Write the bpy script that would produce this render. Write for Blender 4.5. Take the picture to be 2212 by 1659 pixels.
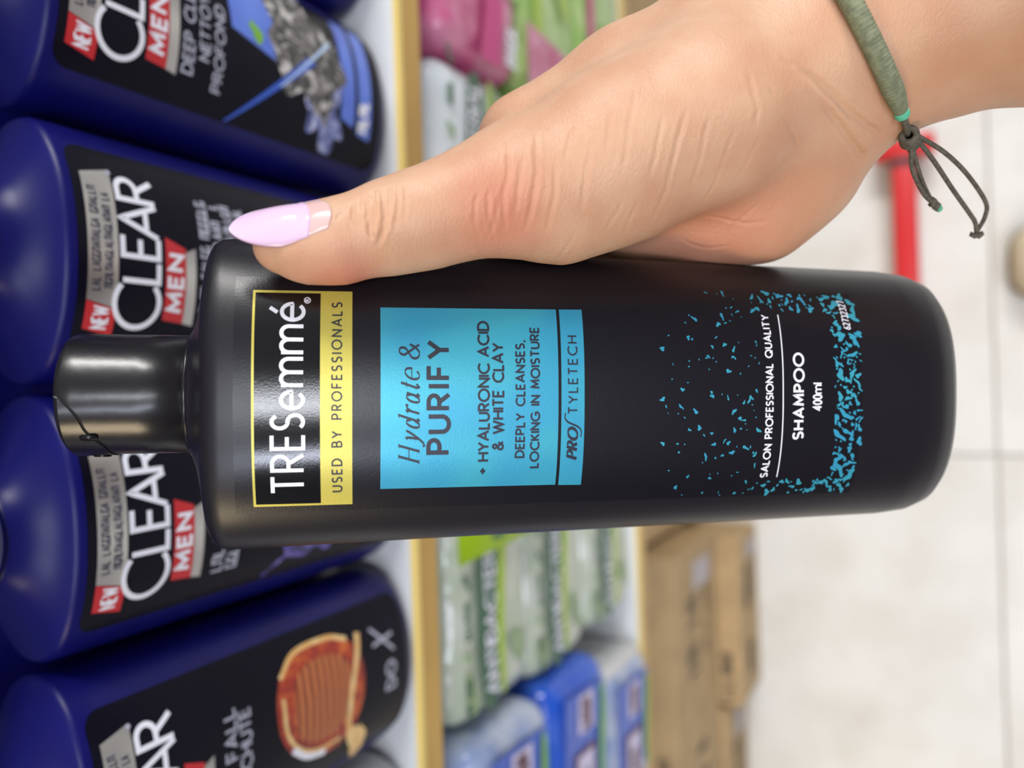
import bpy, bmesh, math, random
import numpy as np
from mathutils import Vector, Matrix

# ------------------------------------------------------------------ clear
for o in list(bpy.data.objects):
    bpy.data.objects.remove(o, do_unlink=True)
SC = bpy.context.scene
COL = SC.collection
random.seed(7)

# ------------------------------------------------------------------ camera
# A phone held above a low shop shelf, tipped 60 degrees down, picture turned on its side.
FPX = 1598.0
PITCH, ROLL = math.radians(60), math.radians(1.9)
CAM = np.array([0.0, 0.0, 1.06])
fw = np.array([0, math.cos(PITCH), -math.sin(PITCH)])
up0 = np.array([0, math.sin(PITCH), math.cos(PITCH)])
ex = np.array([1.0, 0, 0])
rt = ex * math.cos(ROLL) - up0 * math.sin(ROLL)
up = up0 * math.cos(ROLL) + ex * math.sin(ROLL)

cam_d = bpy.data.cameras.new('phone_camera')
cam = bpy.data.objects.new('phone_camera', cam_d)
COL.objects.link(cam)
lx, ly, lz = -up, rt, -fw
cam.matrix_world = Matrix(((lx[0], ly[0], lz[0], CAM[0]), (lx[1], ly[1], lz[1], CAM[1]),
                           (lx[2], ly[2], lz[2], CAM[2]), (0, 0, 0, 1)))
cam_d.sensor_fit = 'HORIZONTAL'
cam_d.sensor_width = 36.0
cam_d.lens = 36.0 * FPX / 2212.0
cam_d.clip_start = 0.01
cam_d.dof.use_dof = True
cam_d.dof.focus_distance = 0.165
cam_d.dof.aperture_fstop = 7.0
SC.camera = cam

# ------------------------------------------------------------------ world, lamps, exposure
world = bpy.data.worlds.new('shop')
SC.world = world
world.use_nodes = True
bg = world.node_tree.nodes['Background']
bg.inputs[0].default_value = (0.86, 0.89, 1.0, 1)
bg.inputs[1].default_value = 0.22

def tube(name, loc, sx, sy, power, color, aim=None):
    d = bpy.data.lights.new(name, 'AREA')
    d.shape = 'RECTANGLE'; d.size = sx; d.size_y = sy
    d.energy = power; d.color = color
    o = bpy.data.objects.new(name, d); COL.objects.link(o)
    o.location = loc
    if aim:
        v = Vector(aim) - Vector(loc)
        o.rotation_euler = v.to_track_quat('-Z', 'Y').to_euler()
    return o

# rows of fluorescent battens on the shop ceiling, running along the aisle crosswise
tube('ceiling_batten_middle', (-0.14, -1.30, 2.85), 0.14, 1.5, 24, (0.90, 0.94, 1.0))
tube('ceiling_batten_left', (-1.05, -1.15, 2.85), 0.14, 1.5, 26, (0.80, 0.85, 1.0))
tube('ceiling_batten_right', (2.9, -0.45, 2.75), 0.34, 1.8, 108, (1.0, 0.98, 0.95)).rotation_euler = (0, math.radians(57), 0)
tube('warm_fill_left', (-2.2, 0.1, 2.2), 0.7, 0.7, 24, (1.0, 0.80, 0.52), aim=(0, .1, .9))  # added warm fill to tint the bottle's left side, no known fitting

vs = SC.view_settings
vs.view_transform = 'Standard'
vs.look = 'None'
vs.exposure = -0.05
vs.gamma = 1.0
vs.use_curve_mapping = False

# ------------------------------------------------------------------ helpers: tags and materials
def tag(o, label=None, cat=None, group=None, kind=None):
    if label: o['label'] = label
    if cat: o['category'] = cat
    if group: o['group'] = group
    if kind: o['kind'] = kind
    return o

def empty(name, M=None, loc=None):
    o = bpy.data.objects.new(name, None)
    o.empty_display_size = 0.02
    COL.objects.link(o)
    if M is not None: o.matrix_world = M
    if loc is not None: o.location = loc
    return o

def lin(c):
    out = []
    for v in c:
        v = v / 255.0
        out.append(v / 12.92 if v <= 0.04045 else ((v + 0.055) / 1.055) ** 2.4)
    return (out[0], out[1], out[2], 1.0)

MATS = {}
def mat(name, rgb, rough=0.5, metal=0.0, spec=0.5, coat=0.0, sss=0.0, noise=None, bump=None, alpha=None, trans=None):
    """noise = (rgb2, scale, lo, hi, detail) colour mottling; bump = (scale, strength, distance)"""
    if name in MATS: return MATS[name]
    m = bpy.data.materials.new(name); m.use_nodes = True
    nt = m.node_tree; b = nt.nodes['Principled BSDF']
    b.inputs['Base Color'].default_value = lin(rgb)
    b.inputs['Roughness'].default_value = rough
    b.inputs['Metallic'].default_value = metal
    b.inputs['Specular IOR Level'].default_value = spec
    b.inputs['Coat Weight'].default_value = coat
    b.inputs['Coat Roughness'].default_value = 0.08
    if sss:
        b.inputs['Subsurface Weight'].default_value = sss
        b.inputs['Subsurface Radius'].default_value = (1.0, 0.35, 0.2)
        b.inputs['Subsurface Scale'].default_value = 0.003
    if trans: b.inputs['Transmission Weight'].default_value = trans
    if alpha is not None: b.inputs['Alpha'].default_value = alpha
    tc = nt.nodes.new('ShaderNodeTexCoord')
    if noise:
        rgb2, sc, lo, hi, det = noise
        n = nt.nodes.new('ShaderNodeTexNoise'); n.inputs['Scale'].default_value = sc; n.inputs['Detail'].default_value = det
        nt.links.new(tc.outputs['Object'], n.inputs['Vector'])
        r = nt.nodes.new('ShaderNodeValToRGB')
        r.color_ramp.elements[0].position = lo; r.color_ramp.elements[0].color = lin(rgb)
        r.color_ramp.elements[1].position = hi; r.color_ramp.elements[1].color = lin(rgb2)
        nt.links.new(n.outputs['Fac'], r.inputs['Fac']); nt.links.new(r.outputs['Color'], b.inputs['Base Color'])
    if bump:
        sc, st, dist = bump
        n = nt.nodes.new('ShaderNodeTexNoise'); n.inputs['Scale'].default_value = sc; n.inputs['Detail'].default_value = 3
        nt.links.new(tc.outputs['Object'], n.inputs['Vector'])
        bp = nt.nodes.new('ShaderNodeBump'); bp.inputs['Strength'].default_value = st; bp.inputs['Distance'].default_value = dist
        nt.links.new(n.outputs['Fac'], bp.inputs['Height']); nt.links.new(bp.outputs['Normal'], b.inputs['Normal'])
    MATS[name] = m
    return m

def mesh_obj(name, verts, faces, material, parent=None, smooth=True):
    me = bpy.data.meshes.new(name)
    me.from_pydata([tuple(map(float, v)) for v in verts], [], [tuple(map(int, f)) for f in faces])
    me.materials.append(material)
    if smooth:
        me.polygons.foreach_set('use_smooth', [True] * len(me.polygons))
    me.update()
    o = bpy.data.objects.new(name, me); COL.objects.link(o)
    if parent: o.parent = parent
    return o

def bm_obj(name, bm, material, parent=None, smooth=False):
    me = bpy.data.meshes.new(name); bm.to_mesh(me); bm.free()
    me.materials.append(material)
    if smooth: me.polygons.foreach_set('use_smooth', [True] * len(me.polygons))
    o = bpy.data.objects.new(name, me); COL.objects.link(o)
    if parent: o.parent = parent
    return o

def box(name, x0, x1, y0, y1, z0, z1, material, parent=None, bev=0.0, seg=2, smooth=False):
    bm = bmesh.new()
    bmesh.ops.create_cube(bm, size=1.0)
    for v in bm.verts:
        v.co = Vector(((v.co.x + .5) * (x1 - x0) + x0, (v.co.y + .5) * (y1 - y0) + y0, (v.co.z + .5) * (z1 - z0) + z0))
    if bev > 0:
        bmesh.ops.bevel(bm, geom=bm.edges[:], offset=bev, segments=seg, profile=0.5, affect='EDGES')
    return bm_obj(name, bm, material, parent, smooth)

def tube_mesh(pts, rad, nseg=10, closed=False):
    """verts, faces of a tube along pts; rad scalar or list"""
    P = [Vector(p) for p in pts]; n = len(P)
    if not hasattr(rad, '__len__'): rad = [rad] * n
    V, Fc = [], []
    prev = None
    for i in range(n):
        a = P[i - 1] if (i > 0 or closed) else P[i]
        b = P[(i + 1) % n] if (i < n - 1 or closed) else P[i]
        t = (b - a).normalized()
        if prev is None:
            ref = Vector((0, 0, 1)) if abs(t.z) < .9 else Vector((1, 0, 0))
            nrm = t.cross(ref).normalized()
        else:
            nrm = (prev - t * prev.dot(t)).normalized()
        prev = nrm
        bi = t.cross(nrm)
        for k in range(nseg):
            an = 2 * math.pi * k / nseg
            V.append(P[i] + (nrm * math.cos(an) + bi * math.sin(an)) * rad[i])
    m = n if closed else n - 1
    for i in range(m):
        for k in range(nseg):
            j = (i + 1) % n
            Fc.append((i * nseg + k, i * nseg + (k + 1) % nseg, j * nseg + (k + 1) % nseg, j * nseg + k))
    if not closed:
        Fc.append(tuple(reversed(range(nseg)))); Fc.append(tuple((n - 1) * nseg + k for k in range(nseg)))
    return V, Fc

def spline(pts, n=8):
    """Catmull-Rom through pts"""
    P = [np.array(p, float) for p in pts]
    P = [2 * P[0] - P[1]] + P + [2 * P[-1] - P[-2]]
    out = []
    for i in range(1, len(P) - 2):
        for k in range(n):
            t = k / n
            a, b, c, d = P[i - 1], P[i], P[i + 1], P[i + 2]
            out.append(0.5 * ((2 * b) + (c - a) * t + (2 * a - 5 * b + 4 * c - d) * t * t + (3 * b - a - 3 * c + d) * t ** 3))
    out.append(P[-2])
    return out

# ------------------------------------------------------------------ helpers: drawn letters (stroke alphabet, cap height 1)
def arc(cx, cy, rx, ry, a0, a1, n=14):
    return [(cx + rx * math.cos(math.radians(a0 + (a1 - a0) * i / n)), cy + ry * math.sin(math.radians(a0 + (a1 - a0) * i / n))) for i in range(n + 1)]
G = {
 'A': (.78, [[(0, 0), (.39, 1), (.78, 0)], [(.14, .32), (.64, .32)]]),
 'B': (.58, [[(0, 0), (0, 1), (.28, 1)] + arc(.28, .76, .24, .24, 90, -90) + [(0, .52)], [(.28, .52)] + arc(.3, .26, .28, .26, 90, -90) + [(0, 0)]]),
 'C': (.8, [arc(.5, .5, .5, .5, 48, 312, 26)]),
 'D': (.72, [[(0, 0), (0, 1), (.25, 1)] + arc(.25, .5, .47, .5, 90, -90, 18) + [(0, 0)]]),
 'E': (.5, [[(.5, 1), (0, 1), (0, 0), (.5, 0)], [(0, .52), (.44, .52)]]),
 'F': (.5, [[(.5, 1), (0, 1), (0, 0)], [(0, .5), (.44, .5)]]),
 'G': (.86, [arc(.5, .5, .5, .5, 48, 330, 26) + [(.9, .46), (.54, .46)]]),
 'H': (.66, [[(0, 0), (0, 1)], [(.66, 0), (.66, 1)], [(0, .52), (.66, .52)]]),
 'I': (.0, [[(0, 0), (0, 1)]]),
 'J': (.4, [[(.4, 1), (.4, .22)] + arc(.2, .22, .2, .22, 0, -150)]),
 'K': (.6, [[(0, 0), (0, 1)], [(.56, 1), (0, .42)], [(.16, .56), (.6, 0)]]),
 'L': (.46, [[(0, 1), (0, 0), (.46, 0)]]),
 'M': (.82, [[(0, 0), (.06, 1), (.41, .25), (.76, 1), (.82, 0)]]),
 'N': (.7, [[(0, 0), (0, 1), (.7, 0), (.7, 1)]]),
 'O': (1., [arc(.5, .5, .5, .5, 90, 450, 32)]),
 'P': (.54, [[(0, 0), (0, 1), (.27, 1)] + arc(.27, .73, .27, .27, 90, -90) + [(0, .46)]]),
 'Q': (1., [arc(.5, .5, .5, .5, 90, 450, 32), [(.6, .3), (.94, -.06)]]),
 'R': (.58, [[(0, 0), (0, 1), (.27, 1)] + arc(.27, .74, .27, .26, 90, -90) + [(0, .48)], [(.26, .48), (.58, 0)]]),
 'S': (.52, [[(.48, .86)] + arc(.26, .745, .235, .255, 40, 270, 14) + arc(.26, .25, .26, .25, 90, -140, 14)]),
 'T': (.62, [[(0, 1), (.62, 1)], [(.31, 1), (.31, 0)]]),
 'U': (.66, [[(0, 1), (0, .33)] + arc(.33, .33, .33, .33, 180, 360, 16) + [(.66, 1)]]),
 'V': (.74, [[(0, 1), (.37, 0), (.74, 1)]]),
 'W': (1.08, [[(0, 1), (.28, 0), (.54, .9), (.8, 0), (1.08, 1)]]),
 'X': (.68, [[(0, 0), (.68, 1)], [(0, 1), (.68, 0)]]),
 'Y': (.68, [[(0, 1), (.34, .46), (.68, 1)], [(.34, .46), (.34, 0)]]),
 '&': (.68, [[(.7, 0), (.16, .68)] + arc(.3, .78, .17, .2, 200, -30, 12) + [(.38, .6), (.12, .42)] + arc(.27, .24, .25, .25, 140, 300, 12) + [(.56, .2), (.66, .46)]]),
 '+': (.5, [[(0, .5), (.5, .5)], [(.25, .25), (.25, .75)]]),
 ',': (.08, [[(.08, .06), (0, -.2)]]),
 '0': (.46, [arc(.23, .5, .23, .5, 90, 450, 24)]),
 '2': (.46, [arc(.23, .75, .22, .25, 170, -30, 12) + [(0, 0), (.46, 0)]]),
 '3': (.44, [arc(.2, .75, .21, .25, 160, -90, 12), arc(.2, .26, .23, .26, 90, -160, 12)]),
 '4': (.5, [[(.36, 0), (.36, 1), (0, .3), (.5, .3)]]),
 '6': (.46, [[(.36, 1), (.04, .42)] + arc(.23, .26, .23, .26, 150, 510, 22)]),
 '7': (.44, [[(0, 1), (.44, 1), (.16, 0)]]),
 'e': (.62, [[(.0, .37), (.6, .37)] + arc(.31, .35, .31, .35, 5, 318, 24)]),
 'm': (.98, [[(0, 0), (0, .7)], [(0, .45)] + arc(.24, .46, .24, .24, 180, 0, 12) + [(.48, 0)], [(.48, .45)] + arc(.73, .46, .25, .24, 180, 0, 12) + [(.98, 0)]]),
 '~': (.62, [[(.0, .37), (.6, .37)] + arc(.31, .35, .31, .35, 5, 318, 24), [(.28, .84), (.46, 1.08)]]),
 'l': (.05, [[(.02, 0), (.02, 1)]]),
 'y': (.5, [[(-.04, .6), (.06, .64), (.12, .5), (.2, .05)], [(.5, .64), (.42, .4), (.2, .0), (.02, -.22), (-.12, -.26), (-.18, -.18)]]),
 'd': (.5, [arc(.22, .31, .2, .32, 20, 340, 22), [(.34, 1), (.5, 1), (.46, .1), (.52, .0), (.6, .1)]]),
 'r': (.36, [[(-.06, .56), (.04, .63), (.08, .5), (.08, 0)], [(.08, .4), (.2, .6), (.36, .64), (.4, .54)]]),
 'a': (.48, [arc(.2, .31, .2, .32, 20, 340, 22), [(.44, .62), (.41, .1), (.48, .0), (.56, .12)]]),
 't': (.3, [[(.14, .9), (.1, .12), (.18, 0), (.32, .14)], [(-.04, .63), (.3, .63)]]),
 'h': (.8, [[(0, 0), (.0, 1)], [(.66, 0), (.66, 1)], [(0, .5), (.66, .5)], [(-.12, 0), (.12, 0)], [(-.12, 1), (.12, 1)], [(.54, 0), (.78, 0)], [(.54, 1), (.78, 1)]]),
 ' ': (.3, []),
}
def text_width(txt, gap, sp):
    w = 0
    for c in txt: w += (sp if c == ' ' else G[c][0]) + gap
    return w - gap

def lay_text(txt, x0, x1, base, height, gap=0.22, sp=0.42, slant=0.0, center=None, scale_fit=True):
    """list of polylines (2-D, metres); fits the run between x0 and x1"""
    w = text_width(txt, gap, sp)
    k = (x1 - x0) / w if scale_fit else height
    out, x = [], 0.0
    for c in txt:
        for pl in G[c][1]:
            out.append([(x0 + (x + u + slant * v) * k, base + v * height) for u, v in pl])
        x += (sp if c == ' ' else G[c][0]) + gap
    return out

def densify(pl, step):
    out = [pl[0]]
    for a, b in zip(pl, pl[1:]):
        L = math.hypot(b[0] - a[0], b[1] - a[1]); n = max(1, int(math.ceil(L / step)))
        for i in range(1, n + 1):
            out.append((a[0] + (b[0] - a[0]) * i / n, a[1] + (b[1] - a[1]) * i / n))
    return out

def ribbons(polylines, hw, step=0.0012, contrast=1.0, cap=True):
    """strokes to quads in 2-D; contrast < 1 thins the horizontal strokes"""
    V, Fc = [], []
    for pl in polylines:
        # drop doubles
        q = [pl[0]]
        for p in pl[1:]:
            if math.hypot(p[0] - q[-1][0], p[1] - q[-1][1]) > 1e-7: q.append(p)
        if len(q) < 2: continue
        closed = math.hypot(q[0][0] - q[-1][0], q[0][1] - q[-1][1]) < 1e-6
        corner = [True] * len(q)
        q = densify(q, step)
        n = len(q); base = len(V)
        for i in range(n):
            if closed:
                a, b = q[i - 1 if i > 0 else n - 2], q[i + 1 if i < n - 1 else 1]
            else:
                a, b = q[max(i - 1, 0)], q[min(i + 1, n - 1)]
            d1 = (q[i][0] - a[0], q[i][1] - a[1]); d2 = (b[0] - q[i][0], b[1] - q[i][1])
            def nrm(d):
                L = math.hypot(*d); return (d[0] / L, d[1] / L) if L > 1e-12 else None
            t1, t2 = nrm(d1) or nrm(d2), nrm(d2) or nrm(d1)
            t = (t1[0] + t2[0], t1[1] + t2[1]); L = math.hypot(*t)
            t = (t[0] / L, t[1] / L) if L > 1e-6 else t1
            cosh = max(0.5, t[0] * t1[0] + t[1] * t1[1])
            h = hw * (contrast + (1 - contrast) * abs(t[1])) / cosh
            cx, cy = q[i]
            if cap and not closed:
                if i == 0: cx -= t[0] * hw * .0; cy -= t[1] * hw * .0
            V.append((cx - t[1] * h, cy + t[0] * h)); V.append((cx + t[1] * h, cy - t[0] * h))
        for i in range(n - 1):
            k = base + 2 * i
            Fc.append((k, k + 1, k + 3, k + 2))
    return V, Fc

def quad2d(a, b, c, d, nx=24, ny=4):
    V, Fc = [], []
    for j in range(ny + 1):
        v = j / ny
        for i in range(nx + 1):
            t = i / nx
            x0, y0 = a[0] + (b[0] - a[0]) * t, a[1] + (b[1] - a[1]) * t
            x1, y1 = d[0] + (c[0] - d[0]) * t, d[1] + (c[1] - d[1]) * t
            V.append((x0 + (x1 - x0) * v, y0 + (y1 - y0) * v))
    for j in range(ny):
        for i in range(nx):
            k = j * (nx + 1) + i
            Fc.append((k, k + 1, k + nx + 2, k + nx + 1))
    return V, Fc

def poly2d(pts, nr=4):
    """star-shaped outline filled from its middle with rings (so it can bend with the surface)"""
    cx = sum(p[0] for p in pts) / len(pts); cy = sum(p[1] for p in pts) / len(pts)
    n = len(pts); V = [(cx, cy)]; Fc = []
    for r in range(1, nr + 1):
        for p in pts: V.append((cx + (p[0] - cx) * r / nr, cy + (p[1] - cy) * r / nr))
    for i in range(n): Fc.append((0, 1 + i, 1 + (i + 1) % n))
    for r in range(nr - 1):
        for i in range(n):
            a = 1 + r * n + i; b = 1 + r * n + (i + 1) % n
            Fc.append((a, a + n, b + n, b))
    return V, Fc

def merge2d(parts):
    V, Fc = [], []
    for v, f in parts:
        k = len(V); V += v; Fc += [tuple(i + k for i in q) for q in f]
    return V, Fc

# ================================================================== THE SETTING
# floor of large polished tiles
M_grout = mat('tile_grout', (176, 172, 166), 0.8)
M_tile = mat('polished_tile', (222, 222, 219), 0.22, noise=((206, 203, 196), 9.0, 0.42, 0.75, 5.0), spec=0.5)
floor = tag(box('floor', -1.9, 1.9, -1.4, 1.4, -0.02, -0.003, M_grout), kind='structure',
            label='pale polished tile floor below the shelf', cat='floor')
TS = 0.60
tile_src = None
for i in range(-3, 3):
    for j in range(-2, 3):
        x0, y0 = -0.105 + i * TS, -0.058 - TS + j * TS
        if tile_src is None:
            tile_src = box('tile', 0.0012, TS - .0012, 0.0012, TS - .0012, -0.003, 0.0, M_tile, floor, bev=0.0008, seg=1)
            t = tile_src
        else:
            t = tile_src.copy(); COL.objects.link(t); t.parent = floor
        t.location = (x0, y0, 0)

# the rest of the aisle, behind the viewer and overhead
tag(box('ceiling', -4, 4, -4, 2, 3.0, 3.05, mat('ceiling_paint', (226, 227, 230), .8)), kind='structure', label='white shop ceiling above the aisle', cat='ceiling')
tag(box('wall_back', -4, 4, -2.0, -1.9, 0, 1.95, mat('opposite_shelving', (84, 80, 82), .8, noise=((130, 120, 118), 6, .4, .7, 4.0))), kind='structure', label='dark shelving on the far side of the aisle', cat='wall')

# shelf unit: boards, price rails, uprights, back panel
M_white = mat('shelf_white', (226, 229, 231), 0.4)
M_ochre = mat('price_rail_ochre', (196, 156, 74), 0.35, noise=((182, 140, 62), 14.0, .4, .7, 2.0))
M_rail = mat('price_rail_clear_lip', (236, 208, 120), 0.25)
M_grey = mat('shelf_back_grey', (70, 72, 80), 0.6)
SHZ, EDGE = 0.788, 0.2135
shelf = tag(empty('shelf_unit', loc=(0, .4, 0)), 'white metal shop shelf with ochre price rail along its edge', 'shelf')
def shelf_part(name, x0, x1, y0, y1, z0, z1, m, bev=.001):
    o = box(name, x0, x1, y0 - .4, y1 - .4, z0, z1, m, shelf, bev)
    return o
LOWZ = 0.497
for z, e in ((SHZ, EDGE), (LOWZ, EDGE + .002)):
    shelf_part('shelf_board', -.9, .9, e, .62, z - .016, z, M_white)
    shelf_part('price_rail', -.9, .9, e - .0022, e, z - .0165, z - .001, M_ochre, .0005)
    shelf_part('rail_lip', -.9, .9, e - .003, e - .0006, z - .0022, z + .0022, M_rail, .0006)
shelf_part('back_panel', -.9, .9, .62, .64, .02, 1.5, M_grey)
for sx in (-1, 1):
    shelf_part('upright', sx * .92 - .015, sx * .92 + .015, .56, .64, 0, 1.5, M_white)
shelf_part('shelf_bracket', -.9, .9, .58, .62, SHZ - .05, SHZ - .016, M_white)

# ================================================================== BLUE BOTTLES ON THE SHELF
BA, BB = 0.0402, 0.0262          # half width / half depth of the blue bottle
BN = 2.15
M_blue = mat('navy_bottle_plastic', (14, 14, 92), 0.38, spec=0.25, noise=((11, 11, 82), 30, .4, .7, 2.0))
M_bluecap = mat('navy_cap_plastic', (16, 18, 84), 0.18, coat=0.3)
M_lab = mat('dark_label_film', (9, 8, 24), 0.26, spec=0.12)
M_silver = mat('silver_foil', (196, 194, 192), 0.28, metal=0.85, noise=((150, 148, 150), 60, .35, .7, 1.0))
M_red = mat('red_foil_print', (190, 20, 34), 0.35)
M_wht = mat('white_print', (232, 234, 246), 0.4)
M_navyprint = mat('navy_print', (40, 42, 66), 0.5)

def ring_loft(rings, nseg, expo=2.0):
    """rings of (z, a, b): closed super-ellipse sections, both ends capped"""
    V, Fc = [], []
    for z, a, b in rings:
        for k in range(nseg):
            t = 2 * math.pi * k / nseg
            c, s = math.cos(t), math.sin(t)
            V.append((a * math.copysign(abs(c) ** (2 / expo), c), b * math.copysign(abs(s) ** (2 / expo), s), z))
    for i in range(len(rings) - 1):
        for k in range(nseg):
            Fc.append((i * nseg + k, i * nseg + (k + 1) % nseg, (i + 1) * nseg + (k + 1) % nseg, (i + 1) * nseg + k))
    Fc.append(tuple(reversed(range(nseg)))); Fc.append(tuple((len(rings) - 1) * nseg + k for k in range(nseg)))
    return V, Fc

BODY_RINGS = [(0.0, BA - .011, BB - .010), (.0008, BA - .0075, BB - .007), (.003, BA - .0042, BB - .0038), (.0065, BA - .0018, BB - .0016), (.011, BA - .0006, BB - .0005),
              (.018, BA, BB), (.06, BA, BB), (.10, BA, BB), (.146, BA, BB), (.1522, BA - .0001, BB - .0001), (.1535, BA - .0006, BB - .0006), (.1542, BA - .0016, BB - .0016),
              (.1550, BA - .0036, BB - .0032), (.1575, .0300, .0200), (.1608, .0225, .0175), (.1638, .0178, .0162), (.1662, .0158, .0156), (.1680, .0150, .0150)]
CAP_RINGS = [(z + .0022, a, b) for z, a, b in [(.1648, .0158, .0158), (.1655, .0166, .0166), (.1672, .0168, .0168), (.1685, .0164, .0164), (.1692, .0168, .0168), (.2040, .0164, .0164), (.2062, .0156, .0156), (.2070, .0140, .0140)]]
body_mesh = cap_mesh = None

def bfront(p, z, off):
    t = min(abs(p) / BA, 0.999)
    return (p, -(BB * (1 - t ** BN) ** (1 / BN)) - off, z)

def on_bottle(name, VF, m, parent, off):
    V, Fc = VF
    return mesh_obj(name, [bfront(u, v, off) for u, v in V], Fc, m, parent)

def picture_mat(name, cols, scale, dist, kind='noise', stretch=(1, 1, 1)):
    """printed picture: several colours through a noise / voronoi pattern"""
    m = bpy.data.materials.new(name); m.use_nodes = True
    nt = m.node_tree; b = nt.nodes['Principled BSDF']; b.inputs['Roughness'].default_value = 0.3
    tc = nt.nodes.new('ShaderNodeTexCoord'); mp = nt.nodes.new('ShaderNodeMapping')
    mp.inputs['Scale'].default_value = stretch
    nt.links.new(tc.outputs['Object'], mp.inputs['Vector'])
    if kind == 'wave':
        n = nt.nodes.new('ShaderNodeTexWave'); n.bands_direction = 'Z'; n.inputs['Scale'].default_value = scale; n.inputs['Distortion'].default_value = dist
        n.inputs['Detail'].default_value = 2; n.inputs['Detail Scale'].default_value = 1.2
    else:
        n = nt.nodes.new('ShaderNodeTexNoise'); n.inputs['Scale'].default_value = scale; n.inputs['Distortion'].default_value = dist
        n.inputs['Detail'].default_value = 4
    nt.links.new(mp.outputs['Vector'], n.inputs['Vector'])
    r = nt.nodes.new('ShaderNodeValToRGB')
    els = r.color_ramp.elements
    while len(els) < len(cols): els.new(0.5)
    for e, (pos, c) in zip(els, cols):
        e.position = pos; e.color = lin(c)
    nt.links.new(n.outputs['Fac'], r.inputs['Fac']); nt.links.new(r.outputs['Color'], b.inputs['Base Color'])
    return m

M_rock = picture_mat('charcoal_rock_print', [(.30, (18, 18, 22)), (.47, (60, 58, 60)), (.56, (120, 116, 114)), (.68, (214, 212, 210))], 120, 2.2)
M_splash = picture_mat('water_splash_print', [(.34, (28, 32, 90)), (.52, (112, 124, 190)), (.70, (222, 226, 240))], 150, 2.5)
M_purple = picture_mat('violet_smoke_print', [(.36, (24, 18, 60)), (.55, (66, 54, 150)), (.75, (150, 140, 220))], 90, 3.0, stretch=(1, 1, .5))
M_amber = picture_mat('amber_root_print', [(.06, (84, 30, 12)), (.22, (158, 66, 26)), (.6, (182, 90, 40)), (.9, (198, 118, 60))], 88, 1.2, kind='wave')
M_ambred = picture_mat('amber_red_print', [(.3, (92, 14, 4)), (.5, (164, 40, 8)), (.75, (216, 116, 30))], 90, 1.5)
M_cream = mat('cream_print', (224, 176, 106), 0.35, noise=((240, 210, 150), 200, .4, .7, 2.0))
M_sky = mat('blue_band_print', (74, 104, 206), 0.25, noise=((96, 130, 226), 40, .35, .7, 2.0))
M_beam = mat('bright_beam_print', (190, 216, 250), 0.3)
M_beam2 = mat('blue_beam_print', (30, 84, 196), 0.3)
M_green = mat('leaf_green_print', (116, 178, 40), 0.4)
M_greytxt = mat('grey_print', (170, 172, 190), 0.45)

def squiggle(x0, x1, y, h, n):
    """line of small print, too small to read"""
    rnd = random.Random(int(abs(x0 * 1e5) + abs(y * 1e5) + n))
    out, x, k = [], x0, (x1 - x0) / n
    for i in range(n):
        if rnd.random() < .12: x += k; continue
        w = k * .62; g = rnd.randrange(4)
        if g == 0: pl = [(x, y), (x, y + h), (x + w, y + h), (x + w, y)]
        elif g == 1: pl = [(x, y + h), (x, y), (x + w, y)]
        elif g == 2: pl = [(x, y), (x + w * .5, y + h), (x + w, y)]
        else: pl = [(x + w, y + h), (x, y + h), (x, y), (x + w, y), (x + w, y + h * .5)]
        out.append(pl); x += k
    return out

def blob(cx, cy, rx, ry, n=40, wob=.12, seed=1, rot=0.0, hf=1.0):
    rnd = random.Random(seed); ph = [rnd.uniform(0, 6.28) for _ in range(5)]
    pts = []
    for i in range(n):
        t = 2 * math.pi * i / n
        r = 1 + wob * (math.sin(2 * t + ph[0]) * .5 + math.sin(3 * t + ph[1]) * .5 + hf * math.sin(7 * t + ph[2]) * .3 + hf * math.sin(11 * t + ph[3]) * .2)
        x, y = rx * r * math.cos(t), ry * r * math.sin(t)
        c, s = math.cos(rot), math.sin(rot)
        pts.append((cx + x * c - y * s, cy + x * s + y * c))
    return pts

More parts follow.
